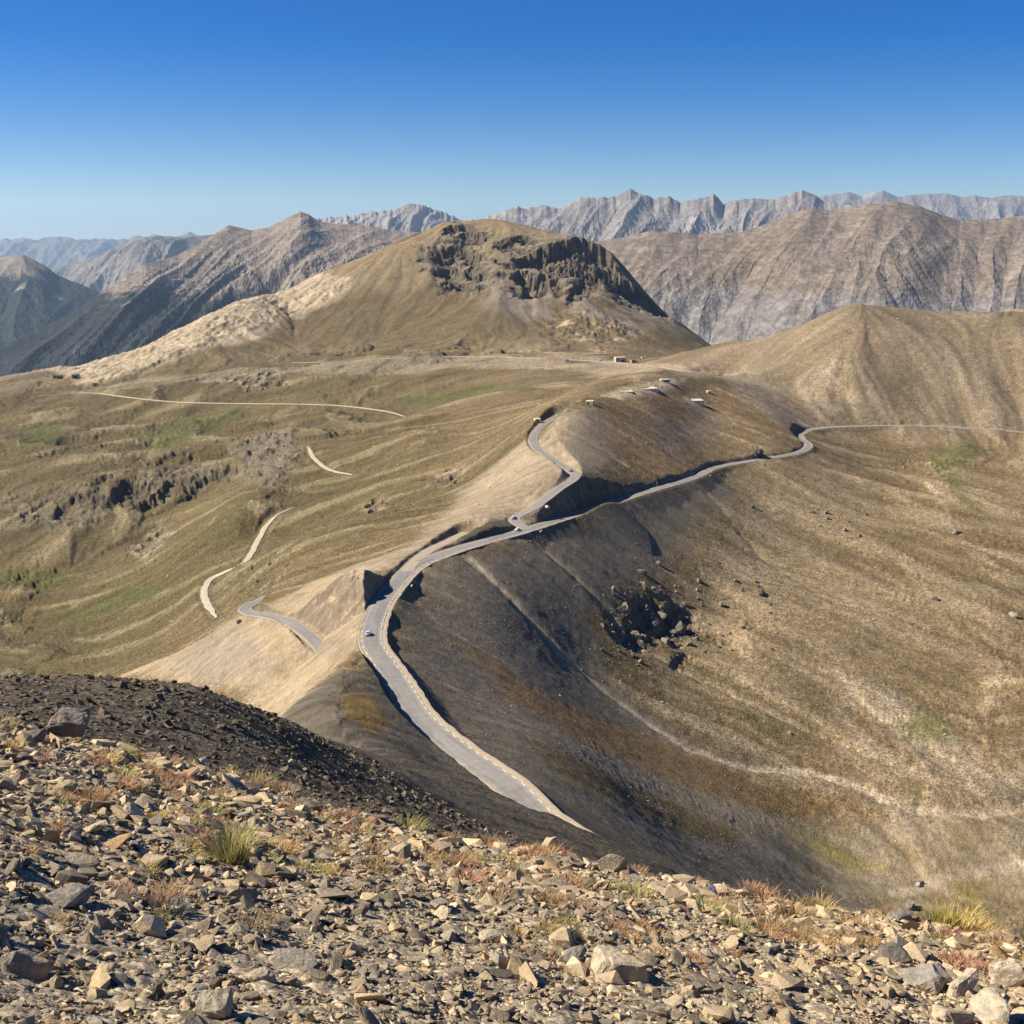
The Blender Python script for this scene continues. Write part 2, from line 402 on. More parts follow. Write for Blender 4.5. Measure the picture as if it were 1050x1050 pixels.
LOWTRACK = hits(dense([(1060,883),(1010,892),(960,902),(915,914)], 3))
LOW2 = hits(dense([(868,700),(900,735),(945,762),(1000,790),(1060,812)], 3))
HILL_PALE = [hits(p) for p in ([(618,405),(640,397),(672,392),(702,388),(690,398),(660,406),(636,408)], [(696,410),(712,405),(724,411),(708,416)])]
SPUR_GREY = hits([(175,684),(222,642),(250,648),(275,690),(215,710)], 200)
DARK_CUTS = [hits(p, 300) for p in ([(455,556),(480,544),(500,534),(522,534),(530,543),(500,553)], [(548,541),(575,523),(600,506),(640,491),(690,487),(692,499),(640,511),(590,526)])]
FLOOR2 = hits([(770,842),(860,838),(960,846),(1060,838),(1060,950),(900,930),(790,900)], 150)
WASH = hits(dense([(1060,795),(1000,805),(950,800),(900,770),(860,730),(880,700),(850,690)], 3))
FAN = hits([(850,688),(920,715),(990,765),(1060,800),(1060,835),(950,795),(880,745)])
GREENS = [hits(p) for p in ([(905,742),(950,730),(990,752),(985,768),(935,758)], [(820,868),(850,862),(900,880),(860,890)], [(945,470),(985,455),(1015,462),(985,478),(955,485)], [(965,485),(980,485),(1008,522),(1000,530)],
   [(985,905),(1005,900),(1010,945),(990,940)], [(0,585),(40,580),(90,592),(40,602),(0,600)], [(60,630),(120,605),(180,590),(150,615),(80,640)], [(120,450),(200,425),(260,420),(180,455)], [(400,410),(500,395),(560,398),(470,412)], [(20,440),(70,430),(60,455),(20,460)])]
HILL_RUST = hits([(612,420),(640,412),(690,392),(760,400),(830,435),(780,462),(735,470),(660,495),(620,498),(630,460)])
HILL_GREY = hits([(668,440),(720,420),(750,430),(720,455),(690,465)])
NOSE = hits([(728,384),(762,380),(800,410),(835,436),(800,436),(765,410)])
SHELF = hits([(60,402),(140,386),(230,378),(330,372),(420,365),(520,362),(620,366),(700,376),(735,386),(700,388),(600,380),(480,376),(400,380),(300,384),(180,394)])
CREST_PALE = np.vstack([[at(*p)[:2] for p in [(40,388,2260),(110,371,2340),(185,340,2500),(250,309,2680),(325,283,2830)]], hits([(354,290),(335,312),(290,328),(240,348),(170,375),(95,395)])])
CLIFF_A = hits([(438,262),(455,238),(478,228),(502,240),(486,262),(505,290),(470,292),(440,280)])
CLIFF_B = hits([(516,282),(545,262),(580,246),(615,250),(640,282),(655,300),(685,316),(670,322),(640,306),(612,272),(606,302),(585,312),(560,294),(545,304),(526,296)])
CLIFF_C = hits([(505,246),(540,240),(575,246),(540,258),(512,262)])
BOULDERS = hits([(560,330),(600,318),(640,330),(660,345),(610,352),(570,345)])
BAND_ROCK = hits([(106,520),(128,494),(150,486),(195,472),(240,475),(240,489),(205,494),(188,506),(160,502),(136,522)])
BAND_ROCK2 = hits([(0,510),(60,495),(110,505),(120,530),(60,545),(10,540)])
BADLAND = hits([(240,455),(300,446),(305,470),(282,500),(255,495)])
OUTCROP = hits([(620,640),(648,620),(690,612),(715,630),(710,655),(660,668),(630,662)])
BRUSH = hits([(348,712),(372,706),(400,742),(380,752),(355,735)])
PALE_SPOTS = [hits(p) for p in ([(365,515),(390,505),(402,518),(380,528)], [(230,385),(280,378),(300,395),(250,400)], [(440,488),(470,478),(480,492),(450,498)], [(130,560),(165,535),(178,548),(150,575)], [(825,408),(850,372),(866,378),(880,410),(850,425)])]

def land_colour(x, y, z, r, sl, st, near, hollow_shade):
    n1 = fbm(x/160, y/160, 21, 5); n2 = fbm(x/42, y/42, 22, 5); n3 = fbm(x/420, y/420, 23, 4)
    st1, st2, st3 = st
    col = np.empty(x.shape+(3,), np.float32)
    def paint(c, m): 
        np.copyto(col, col+(c-col)*np.clip(m, 0, 1)[..., None])
    col[:] = GRASS
    paint(DRY, .6*sstep(-.15, .4, n1+.25*st2)); paint(OLIVE, .75*sstep(.05, .45, n3+.5*n2))
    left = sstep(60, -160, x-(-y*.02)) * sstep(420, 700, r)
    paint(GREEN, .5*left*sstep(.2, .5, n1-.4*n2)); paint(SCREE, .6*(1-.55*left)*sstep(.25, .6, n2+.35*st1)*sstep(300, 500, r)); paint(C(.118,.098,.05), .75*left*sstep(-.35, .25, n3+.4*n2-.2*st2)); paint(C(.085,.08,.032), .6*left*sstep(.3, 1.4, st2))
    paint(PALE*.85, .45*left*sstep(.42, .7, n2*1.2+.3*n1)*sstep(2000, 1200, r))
    paint(TAN, .6*sstep(.45, 1.5, st2+.4*n1)*sstep(300, 500, r)); paint(C(.115,.08,.042), .7*sstep(.5, 1.7, st1+.4*st3)*sstep(300, 500, r))
    # mesa and far hills
    far = sstep(2050, 2350, r)
    paint(mix(DRY, TAN, .35), .8*far); paint(OLIVE, .5*far*sstep(.0, .5, n1+.3*st2)); paint(GREY, .5*far*sstep(.3, 1.5, st2)); paint(C(.125,.097,.053), .9*far*sstep(-95, -150, z+40*n1)*sstep(-260,-215,z)); paint(GREY, .85*area(x, y, MESA_SCREE, 40, 60)*sstep(-.5, .2, n2+.3*st2+.2))
    paint(mix(PALE, SCREE, .35), .92*area(x, y, CREST_PALE, 25, 60)*sstep(-.5, .1, n2+.25)); paint(PALE*1.05, .7*area(x, y, CREST_PALE, 25, 60)*sstep(.1, .4, n2)); 
    for P in (CLIFF_A, CLIFF_B, CLIFF_C):
        m = area(x, y, P, 30, 30); paint(SCREE*.8, .8*m)
    paint(PALE, .75*area(x, y, BOULDERS, 25, 50)*sstep(.0, .35, n2))
    rh = area(x, y, np.array([(180,1600),(300,1120),(560,1100),(1100,1100),(1200,1700),(500,1700)]), 60, 60)
    paint(mix(mix(GRASS, DRY, .75), GREY, .35), .9*rh); paint(OLIVE, .45*rh*sstep(.1, .5, n1)); paint(SCREE, .6*rh*sstep(.5, 1.6, st2))
    # shelf road scree
    paint(SCREE, .95*area(x, y, SHELF, 14, 22)*sstep(-.9, .1, n2+.3*st1+.2))
    # cirque
    paint(mix(DRY, TAN, .55), .8*area(x, y, CIRQUE_TAN, 30, 40)*sstep(-.6, .4, n1+.3*st2+.15*st1)); paint(OLIVE*1.35, .45*area(x, y, CIRQUE_TAN, 30, 40)*sstep(.1, .5, n3+.4*n2))
    paint(C(.148,.134,.112), area(x, y, SHALE_WALL, 10, 16)*(.97-.25*sstep(.4, 1.6, st2)))
    paint(SCREE, .6*area(x, y, RIPPLE, 8, 12)); paint(mix(RUST, GRASS, .4), .85*area(x, y, BAND1, 8, 12)); paint(mix(OLIVE, RUST, .3), .85*area(x, y, BAND2, 4, 8))
    paint(SCREE, .75*area(x, y, FAN, 6, 16)*sstep(-.5, .3, n2+.3*st1)); paint(SCREE*1.05, .7*line(x, y, WASH, 3, 3, 5))
    paint(PALE*.95, .95*line(x, y, GUL1, 2.7, 1.5, 2.5)); paint(SCREE, .4*line(x, y, GUL1, 6, 6, 8))
    paint(TAN, .8*line(x, y, GUL2, 1.5, 1.2, 2.5)); paint(TAN, .6*line(x, y, GUL4, .7, .7, 1.5)); paint(TAN, .6*line(x, y, GUL5, .7, .7, 1.5)); paint(SCREE, .5*line(x, y, GUL3, 1, 1, 3))
    paint(mix(TAN, GREY, .5)*1.05, .75*area(x, y, FLOOR2, 12, 18)*sstep(-.7, .1, n2+.3*st2)); paint(C(.19,.17,.08), .5*area(x, y, FLOOR2, 12, 18)*sstep(.1, .45, n1-.3*n2))
    paint(TAN, .5*area(x, y, hits_floor, 25, 30)); paint(PALE*.85, .8*line(x, y, LOWTRACK, 3, 2, 4)); paint(PALE*.8, .7*line(x, y, LOW2, 2, 2, 4))
    for i, P in enumerate(GREENS): paint(GREEN if i not in (1, 4) else C(.25,.215,.055), .85*area(x, y, P, 8, 14, seed=60+i))
    # hills round the roads
    paint(SCREE*1.05, .92*area(x, y, TAN_SLOPE, 12, 14)*(1-.3*sstep(.4, 1.8, st2))); paint(TAN*.9, .5*area(x, y, TAN_SLOPE, 12, 14)*sstep(.3, 1.3, st1))
    paint(mix(RUST, DRY, .55), .8*area(x, y, HILL_RUST, 12, 16))
    for P in HILL_PALE: paint(PALE, .85*area(x, y, P, 5, 5))
    paint(TAN, .85*area(x, y, HILL_RUST, 12, 12)*sstep(.7, 1.7, st1))
    paint(GREY, .6*area(x, y, HILL_GREY, 20, 20)); paint(SCREE*1.1, .85*area(x, y, NOSE, 18, 20))
    paint(TAN, .97*area(x, y, TAN_SPUR, 4, 5)); paint(SCREE, .45*area(x, y, TAN_SPUR, 4, 5)*sstep(-.2, 1.0, st1))
    paint(GREY, .65*area(x, y, SPUR_GREY, 5, 6)); paint(GREY*.95, .8*area(x, y, BADLAND, 10, 14))
    for P in DARK_CUTS: paint(SHALE*.62, .9*area(x, y, P, 3, 4))
    for P in (BAND_ROCK, BAND_ROCK2): paint(mix(ROCK, PALE, .35), .7*area(x, y, P, 14, 22)*sstep(-.2, .2, n2))
    for i, P in enumerate(PALE_SPOTS): paint(PALE*.85, .7*area(x, y, P, 7, 14, seed=80+i)*sstep(-.35, .1, n2+.1*st1))
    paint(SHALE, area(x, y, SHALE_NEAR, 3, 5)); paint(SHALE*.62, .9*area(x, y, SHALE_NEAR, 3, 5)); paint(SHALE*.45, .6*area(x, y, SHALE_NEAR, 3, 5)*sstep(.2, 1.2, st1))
    paint(C(.17,.11,.035), .8*area(x, y, BRUSH, 1.5, 2.5))
    # road cuts and verges
    cut = (1-sstep(1.5, 7, near))*sstep(3.2, 2.2, r/300)
    paint(SCREE*.95, .65*(1-sstep(.6, 2.6, near)))
    st_ = sstep(.75, 1.15, sl); paint(ROCK, .75*st_*(r < 2000)); paint(ROCK*.9, .85*sstep(.7, 1.1, sl)*(r >= 2000)*sstep(-60, 60, z+140))
    paint(ROCK*.72, .9*sstep(.3, .7, hollow_shade)*(r > 2000)); paint(ROCK*1.0, .8*sstep(.45, .9, hollow_shade)*(r <= 2000))  # dark rock; the shade of hollows and ledges is put into its colour too
    k_ = area(x, y, CLIFF_A, 40, 40)+area(x, y, CLIFF_B, 40, 40); band = perlin(z/9+.6*n2, n1*2, 77)
    paint(C(.2,.17,.13), .55*np.clip(k_, 0, 1)*sstep(.1, .35, band)*sstep(.5, .9, sl))
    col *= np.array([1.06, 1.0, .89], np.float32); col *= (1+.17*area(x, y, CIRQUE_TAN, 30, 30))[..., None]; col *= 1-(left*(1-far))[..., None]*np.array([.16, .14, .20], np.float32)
    return col*(1+.13*st3[..., None])*(1+.10*n2[..., None])
hits_floor = hits([(900,868),(980,880),(1060,885),(1060,950),(940,925),(880,900),(860,880)])

# ------------------------------------------------------------------ the land from the mound to the mesa
def land():
    nth = int(1400*Q); th = np.linspace(-.63, .63, nth)
    seg = [(7, 300, .004), (300, 1500, .0030), (1500, 1900, .0035), (1900, 2450, .0021), (2450, 2960, .0009), (2960, 3100, .002), (3100, 3900, .006)]
    s = np.concatenate([np.arange(math.log(a), math.log(b), d/Q) for a, b, d in seg])
    ns = len(s)
    cth = np.linspace(-.66, .66, 150); csn = np.linspace(s[0]-.05, s[-1]+.05, 420)
    g = tps(*np.meshgrid(cth, csn)[::1])
    g = cubic_up(g, (s-csn[0])/(csn[1]-csn[0]), 0); g = cubic_up(g, (th-cth[0])/(cth[1]-cth[0]), 1)
    TH, S = np.meshgrid(th, s); r = np.exp(S)
    X = r*np.sin(TH); Y = r*np.cos(TH); Z = base_from(TH, S, g)
    # swells and hummocks
    left = sstep(20, -160, X)*sstep(500, 800, r)*sstep(2300, 1900, r)
    smooth = np.maximum(np.maximum(area(X, Y, TAN_SPUR, 8), area(X, Y, TAN_SLOPE, 25)), area(X, Y, SHALE_WALL, 20))
    rough = (.55+.4*left)*(1-.8*smooth)
    far_ = sstep(1900, 2300, r)
    for lam, amp in ((190, 6.5), (80, 3.0), (36, 1.3), (16, .6), (7, .34), (3, .2), (1.3, .1)):
        k = sstep(lam*14, lam*5, r) if lam > 20 else 0
        fade = 1-sstep(lam/.0045, lam/.0022, r)     # too fine for the sheet out there
        a = np.minimum(amp, .0042*r)*(rough if lam > 10 else .5+.5*rough)*(1+.5*far_)
        if np.isscalar(fade) or fade.max() > 0:
            Z += a*fade*sstep(lam*1.2, lam*4, r)*perlin(X/lam+.3*perlin(X/lam*.5, Y/lam*.5, 5), Y/lam, int(lam))
    hs = slice(None, None, 2)
    xs, ys, rs = X[hs, hs], Y[hs, hs], r[hs, hs]
    def src(fr, seed):          # grain that keeps its size against distance
        return fbm(TH[hs, hs]/fr, S[hs, hs]/fr*.8, seed, 2)
    f = lic(th[hs], s[hs], Z[hs, hs], [src(.012, 31), src(.03, 32), src(.0035, 33)])
    st = [up2(a, ns, nth).astype(np.float32) for a in f]
    globals().update(LTH=th, LS=s, LZ=Z); def_tracks()
    gl = np.clip(r*.0011, .05, 1.6)*(.45+.3*left+.5*far_+.1*area(X, Y, SHALE_WALL, 20))*(1-.5*smooth)
    Z += gl*(.5*st[0]+1.3*st[1])*sstep(30, 90, r)
    # gullies
    for Gl, w, dp in ((GUL1, 5, 1.6), (GUL2, 5, 2.2), (GUL3, 4, 1.0)): Z -= dp*line(X, Y, Gl, w*.4, w, 3)
    # crags: ledges and ribs
    def crag(P, soft, warp, amp, lam, step, seed):
        m = area(X, Y, P, soft, warp, seed=seed)
        if m.max() <= 0: return
        k = m > 0; x, y = X[k], Y[k]
        rb = fbm(x/lam, y/(lam*1.6), seed, 5, .55, True)
        z = Z[k]+m[k]*amp*(rb-.15)
        if step:
            q = z/step+.5*fbm(x/(lam*2), y/(lam*2), seed+3, 3); fl = np.floor(q); fr = q-fl
            z = z+m[k]*step*(fl+sstep(.30, .62, fr)-q)*.95
        Z[k] = z
    HD = np.zeros(X.shape, np.float32)  # hollow and ledge mask, later used to paint recess shade into the rock
    def hollow(P, soft, warp, amp, lx, ly, seed, lo=.42, hi=.56):
        """bite steep-sided hollows into a slope, leaving ribs at the old level"""
        m = area(X, Y, P, soft, warp, seed=seed); k = m > 0
        if not k.any(): return
        x, y = X[k], Y[k]; wx = x+lx*.5*fbm(x/lx, y/lx, seed+4, 4); wy = y+lx*.5*fbm(x/lx, y/lx, seed+5, 4)
        n = .5+.62*fbm(wx/lx, wy/ly, seed, 3)
        rg = .5+.5*fbm(x/(lx*.3), y/(ly*.3), seed+2, 4, .55, True)
        wx = x+lx*.22*fbm(x/(lx*.4), y/(lx*.4), seed+6, 3); wy = y+lx*.3*fbm(x/(lx*.4), y/(lx*.4), seed+7, 3)
        bl = .5*worley(wx/(lx*.42), wy/(ly*.42), seed)+.3*worley(wx/(lx*.19), wy/(ly*.19), seed+1)+.2*worley(wx/(lx*.085), wy/(ly*.085), seed+2)
        Z[k] -= m[k]*amp*(.58*sstep(lo, hi, n)+.12*rg+(.14+.5*sstep(lo-.1, hi, n)*sstep(hi+.25, hi, n))*bl)
        HD[k] = np.maximum(HD[k], m[k]*np.clip(.25+1.0*sstep(lo-.12, hi, n)+.35*(bl-.4), 0, 1))
    hollow(CLIFF_A, 45, 50, 13, 42, 42, 201); hollow(CLIFF_B, 28, 34, 20, 46, 46, 202); hollow(CLIFF_C, 30, 30, 8, 40, 40, 203)
    def ledge(px, h, back, jag, seed, y0=1200, fade=.12):
        """a rock step: the ground drops by h on the near side of a ragged line and comes back further down"""
        P = hits(px, y0); pad = back*3.2+jag
        k = (X > P[:, 0].min()-pad) & (X < P[:, 0].max()+pad) & (Y > P[:, 1].min()-pad) & (Y < P[:, 1].max()+pad)
        x, y = X[k], Y[k]
        x2 = x+jag*(.55*fbm(x/(jag*2.2), y/(jag*2.2), seed, 4)+.5*(worley(x/jag, y/jag, seed+1)-.5)+.3*(worley(x/(jag*.36), y/(jag*.36), seed+5)-.5)); y2 = y+jag*(.55*fbm(x/(jag*2.2), y/(jag*2.2), seed+2, 4)+.7*(worley(x/jag, y/jag, seed+3)-.5)+.4*(worley(x/(jag*.36), y/(jag*.36), seed+6)-.5))
        d, t = seg_dist(x2, y2, P); i = np.clip(t.astype(int), 0, len(P)-2); e = P[i+1]-P[i]
        sd = np.where((e[:, 0]*(y2-P[i, 1])-e[:, 1]*(x2-P[i, 0])) < 0, d, -d)     # positive on the near side
        q = t/(len(P)-1); end = sstep(0, fade, q)*sstep(1, 1-fade, q)
        w_ = .8+.3*worley(x/(jag*.5), y/(jag*.5), seed+4)
        fo = fbm(x/(jag*1.4), y/(jag*1.4), seed+8, 3); o1 = h*(.16+.22*fo); o2 = h*(.42-.35*fo)
        step = h*w_*end*(.46*sstep(-1.0, 2.2, sd)+.30*sstep(-1.0, 2.2, sd-o1)+.24*sstep(-1.0, 2.2, sd-o2))*np.exp(-np.maximum(sd, 0)/back)
        Z[k] -= step; HD[k] = np.maximum(HD[k], np.clip(end*sstep(-jag*.25, 1, sd)*np.exp(-np.maximum(sd, 0)/(h*.75)), 0, 1)*1.1)
    for i, (px, h, bk) in enumerate([
        ([(450,240),(462,230),(474,227),(486,235),(506,240)], 24, 60), ([(438,263),(455,252),(475,249),(488,257),(502,262)], 24, 55), ([(438,279),(462,269),(485,277),(510,285)], 28, 60), ([(445,290),(470,286),(490,292),(505,297)], 16, 45),
        ([(503,250),(530,241),(550,242)], 18, 50), ([(524,270),(542,260),(560,251),(580,246),(602,244)], 62, 70), ([(518,286),(532,276),(552,281),(578,298)], 44, 60), ([(596,245),(614,248),(625,258),(638,281),(656,296),(690,316)], 66, 70), ([(586,288),(598,287),(608,301)], 26, 45), ([(600,256),(612,268),(618,284)], 34, 45)]):
        ledge(px, h, bk, 24, 500+7*i)
    for i, px in enumerate([[(104,520),(116,509),(131,491)], [(134,519),(157,509),(174,490)], [(176,510),(190,501),(205,488),(222,482),(242,475)], [(20,530),(34,520),(44,508)], [(52,528),(66,516),(80,506)], [(84,500),(96,494),(110,484)]]): ledge(px, 13 if i < 3 else 7, 24, 10, 600+7*i, 900)
    for i, px in enumerate([[(626,655),(640,641),(654,628),(670,630)], [(664,646),(678,630),(698,622),(714,632)], [(640,620),(655,612),(668,612)], [(680,680),(692,668),(702,667)]]): ledge(px, (5.5, 6.5, 4, 3)[i], 8, 5, 700+7*i, 350)
    crag(BOULDERS, 40, 60, 7, 20, 0, 204); crag(CREST_PALE, 25, 40, 6, 30, 0, 205)
    hollow(BAND_ROCK, 14, 18, 4, 20, 16, 206); hollow(BAND_ROCK2, 16, 24, 3, 16, 14, 207); crag(BADLAND, 10, 12, 7, 22, 0, 208)
    hollow(OUTCROP, 5, 6, 1.8, 8, 8, 209)
    for i, P in enumerate(PALE_SPOTS[:4]): hollow(P, 8, 10, 5, 14, 18, 220+i)
    tr = .9*area(X, Y, RIPPLE, 10, 12)+.35*area(X, Y, CIRQUE_TAN, 30, 40)*sstep(-.1, .3, fbm(X/45, Y/45, 95, 3))+.3*area(X, Y, BAND2, 8, 8)
    Z += .10*tr*np.clip(.5+1.6*fbm(X/11, Y/11, 97, 3), 0, 1.3)*np.sin(Z/.30+9*fbm(X/13, Y/13, 96, 4))
    Z, near = carve(X, Y, Z, math.exp(s[0]), math.exp(s[-1]))
    gx = np.gradient(Z, th, axis=1)/r; gs = np.gradient(Z, s, axis=0)/r; sl = np.hypot(gx, gs)
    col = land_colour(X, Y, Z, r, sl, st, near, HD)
    m = cover_mat('ground_cover', 1.3, .16, .02, .6, 1.0, .46, 1.55)
    # sink the innermost rim under the near slope
    Z -= .35*sstep(9.5, 7.5, r)
    grain = 1-.68*np.maximum(np.maximum(area(X, Y, TAN_SPUR, 5, 4), area(X, Y, TAN_SLOPE, 14, 10)), np.maximum(np.maximum(.8*area(X, Y, SHALE_WALL, 12, 14), .8*area(X, Y, FLOOR2, 12, 14)), area(X, Y, SHALE_NEAR, 4, 4)))
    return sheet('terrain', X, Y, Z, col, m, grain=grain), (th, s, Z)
def ground_z(x, y):
    """height of the built sheet"""
    a = np.arctan2(x, y); q = np.log(np.hypot(x, y))
    j = np.clip(np.interp(a, LTH, np.arange(len(LTH))), 0, len(LTH)-1.001); i = np.clip(np.interp(q, LS, np.arange(len(LS))), 0, len(LS)-1.001)
    i0 = i.astype(int) if hasattr(i, 'astype') else int(i); j0 = j.astype(int) if hasattr(j, 'astype') else int(j)
    fi, fj = i-i0, j-j0
    return (LZ[i0, j0]*(1-fi)+LZ[i0+1, j0]*fi)*(1-fj)+(LZ[i0, j0+1]*(1-fi)+LZ[i0+1, j0+1]*fi)*fj
def px_on(u, v, zf, y0, y1):
    """the point of a surface seen along (u, v) between two distances"""
    a, b = ray(u, v); ys = np.exp(np.linspace(math.log(y0), math.log(y1), 1500)); d = zf(a*ys, ys)-b*ys
    i = np.where(d > 0)[0]
    y = ys[i[0]] if len(i) else ys[int(np.argmax(d/ys))]
    return a*y, y, float(zf(np.array([a*y]), np.array([y]))[0])
def on_fg(u, v): return px_on(u, v, fg_z, 1.5, 30)
def on_land(u, v, y0=60): return px_on(u, v, ground_z, y0, 3600)

TERRAIN, (LTH, LS, LZ) = land()
# ------------------------------------------------------------------ roads on the land
def asphalt():
    m, nt, b = new_mat('old_asphalt'); co = coords(nt); at_ = nt.nodes.new('ShaderNodeAttribute'); at_.attribute_name = 'cover'
    n = nnoise(nt, .35, 5, .7, co); n2 = nnoise(nt, 6, 3, .6, co)
    c = nmix(nt, nmix(nt, at_.outputs['Color'], nramp(nt, n, [(.3, .86), (.7, 1.14)])), nramp(nt, n2, [(.3, .9), (.7, 1.1)]))
    nt.links.new(c, b.inputs['Base Color']); b.inputs['Roughness'].default_value = .85
    return m
M_ASPH = asphalt()
M_GRAVEL = flat_mat('road_gravel', (.33,.275,.2), .95, .25, .8)
M_TRACK = flat_mat('dirt_track', (.44,.375,.27), .95, .2, .3)
M_PAINT = flat_mat('road_paint', (.72,.7,.64), .7, .15, 2)
R = ROADS['main']; w = R['w']
LANE = (.205,.193,.178)
road = strip('road', R['L'], -w, w, .06, M_ASPH, rg_=.32, lane=LANE)
vergeR = strip('road_verge', R['L'], w+.15, w+.15+1.5*(1-.65*sstep(.25, .5, np.linspace(0, 1, len(w)))), .03, M_GRAVEL, rg_=.5)
vergeL = strip('road_verge', R['L'], -w-.75, -w-.12, .03, M_GRAVEL, rg_=.3)
for key in ('left', 'upper', 'bypass'):
    Rk = ROADS[key]
    strip('road', Rk['L'], -Rk['w'], Rk['w'], .075 if key != 'bypass' else .09, M_ASPH if key != 'bypass' else M_GRAVEL, rg_=.3, lane=LANE if key != 'bypass' else None)
for key in ('track_shelf', 'track_valley', 'track_knoll'):
    Rk = ROADS[key]; L = Rk['L'].copy(); n = len(L)
    t_ = np.linspace(0, 1, n); tp = .25+.75*sstep(0, .16, t_)*sstep(1, .86, t_); wob = .25*np.sin(np.arange(n)*.9)+.2*np.sin(np.arange(n)*.37)
    strip('dirt_track', L, -Rk['w']*tp+wob, Rk['w']*tp+wob*.5, .3, M_TRACK, rg_=.5)
Rk = ROADS['far_road']; strip('dirt_track', Rk['L'], -Rk['w'], Rk['w'], .3, M_GRAVEL)

# ------------------------------------------------------------------ far ranges
def ridge_range(name, crest, D, foot, seed, pal, slope=.62, back=.7, spur=420, skew=.6, amp=150, jag=0, n=(700, 260), depth=None, tree=None):
    """a mountain range: crest seen along (u, v) at distance D (number or list), falling both ways"""
    nt_, ns = int(n[0]*Q), int(n[1]*Q)
    cu = np.array([p[0] for p in crest], float); cv = np.array([p[1] for p in crest], float)
    dd = np.interp(cu, *zip(*D)) if isinstance(D, tuple) else np.full(cu.shape, float(D))
    ths, zs = [], []
    for u, v, d in zip(cu, cv, dd):
        a, b = ray(u, v); ths.append(math.atan(a)); zs.append(b*d)
    th = np.linspace(ths[0], ths[-1], nt_)
    zc = np.interp(th, ths, zs); Dc = np.interp(th, ths, dd)
    zc = zc+jag*fbm(th*Dc.mean()/(spur*.55), 0*th+seed, seed+5, 5, .6, True)-jag*.35
    zc = zc+jag*.5*perlin(th*Dc.mean()/(spur*.13), 0*th+seed, seed+6)
    kw = max(3, int(nt_*40/(cu[-1]-cu[0]))); ker = np.hanning(2*kw+1); ker /= ker.sum(); zsm = np.convolve(np.pad(zc, kw, mode='edge'), ker, 'valid')
    dep = depth or (zc.max()-foot)/slope*1.1
    k = np.concatenate([np.linspace(-1, -.12, int(ns*.72)), np.linspace(-.12, .02, int(ns*.2))[1:], np.linspace(.02, .45, ns-int(ns*.72)-int(ns*.2)+1)[1:]])
    T, K = np.meshgrid(th, k)
    ry = Dc[None]+K*dep                      # distance along y
    ry = np.maximum(ry, 3300)
    X = np.tan(T)*ry; Y = ry
    q = (Dc[None]-ry)
    bend = 160*fbm(X/1500, Y/1500, seed+7, 3)
    # crest stays where it is, flanks fall with spurs running down and across
    qq = np.abs(q)
    a = (X+skew*q+bend)/spur
    rid = .62*(.45+.9*(.5+fbm(X/(spur*3.1), Y/(spur*3.1), seed+15, 3)))*(1-2*np.abs(perlin(a+.35*perlin(a*.6, q/spur*.4, seed+8), q/spur*.18, seed)))+.26*(1-2*np.abs(perlin(a*2.3+.4*perlin(a, q/spur*.5, seed+3), q/spur*.4, seed+1)))+.12*fbm(X/150, Y/150, seed+2, 4, .55, True)
    grow = np.clip(qq/(dep*.28), 0, 1)**.8
    prof = np.where(q > 0, q*slope*(.82+.36*np.clip(q/dep, 0, 1)), -q*back)
    kk_ = sstep(0, .22*dep, qq); Z = zc[None]*(1-kk_)+zsm[None]*kk_-prof+amp*grow*(rid-.25)
    hs = slice(None, None, 1)
    R_ = np.hypot(X, Y)
    # second pass: gullies along the fall line of what stands so far
    gy, gx = np.gradient(Z)
    dxr = np.gradient(X, axis=1); dyr = np.gradient(Y, axis=0)
    gx /= dxr; gy /= np.where(np.abs(dyr) < 1, 1, dyr)
    nn = np.hypot(gx, gy)+1e-6; vx, vy = -gx/nn, -gy/nn
    S_, T_ = Z.shape; step = dep/70
    I0, J0 = np.meshgrid(np.arange(S_, dtype=float), np.arange(T_, dtype=float), indexing='ij')
    fs = [fbm(X/(spur*.22), Y/(spur*.22), seed+11, 2), fbm(X/(spur*.09), Y/(spur*.09), seed+12, 2)]
    acc = [f.copy() for f in fs]
    for sg in (1, -1):
        I, J = I0.copy(), J0.copy()
        for kk in range(14):
            ii = np.clip(np.rint(I), 0, S_-1).astype(int); jj = np.clip(np.rint(J), 0, T_-1).astype(int)
            J += sg*vx[ii, jj]*step/dxr[ii, jj]; I += sg*vy[ii, jj]*step/np.maximum(np.abs(dyr[ii, jj]), 2)
            ii = np.clip(np.rint(I), 0, S_-1).astype(int); jj = np.clip(np.rint(J), 0, T_-1).astype(int)
            for a_, f_ in zip(acc, fs): a_ += (1-(kk+1)/15)*f_[ii, jj]
    st = [(a_-a_.mean())/a_.std() for a_ in acc]
    Z += grow*(amp*.06*st[0]+amp*.028*st[1])
    Z = np.maximum(Z, foot+40*fbm(X/900, Y/900, seed+20, 3))
    gy, gx = np.gradient(Z); sl = np.hypot(gx/dxr, gy/np.where(np.abs(dyr) < 1, 1, dyr))
    col = pal(X, Y, Z, sl, st, rid, zc[None]-Z)
    return sheet(name, X, Y, Z, col.astype(np.float32), M_FAR)
M_FAR = cover_mat('bare_mountain', .03, .006, .0012, 10, .7, .72, 1.25)
def blend(base, *layers):
    col = np.empty(layers[0][1].shape+(3,), np.float32); col[:] = base
    for c, m in layers: col += (np.asarray(c, np.float32)-col)*np.clip(m, 0, 1)[..., None]
    return col
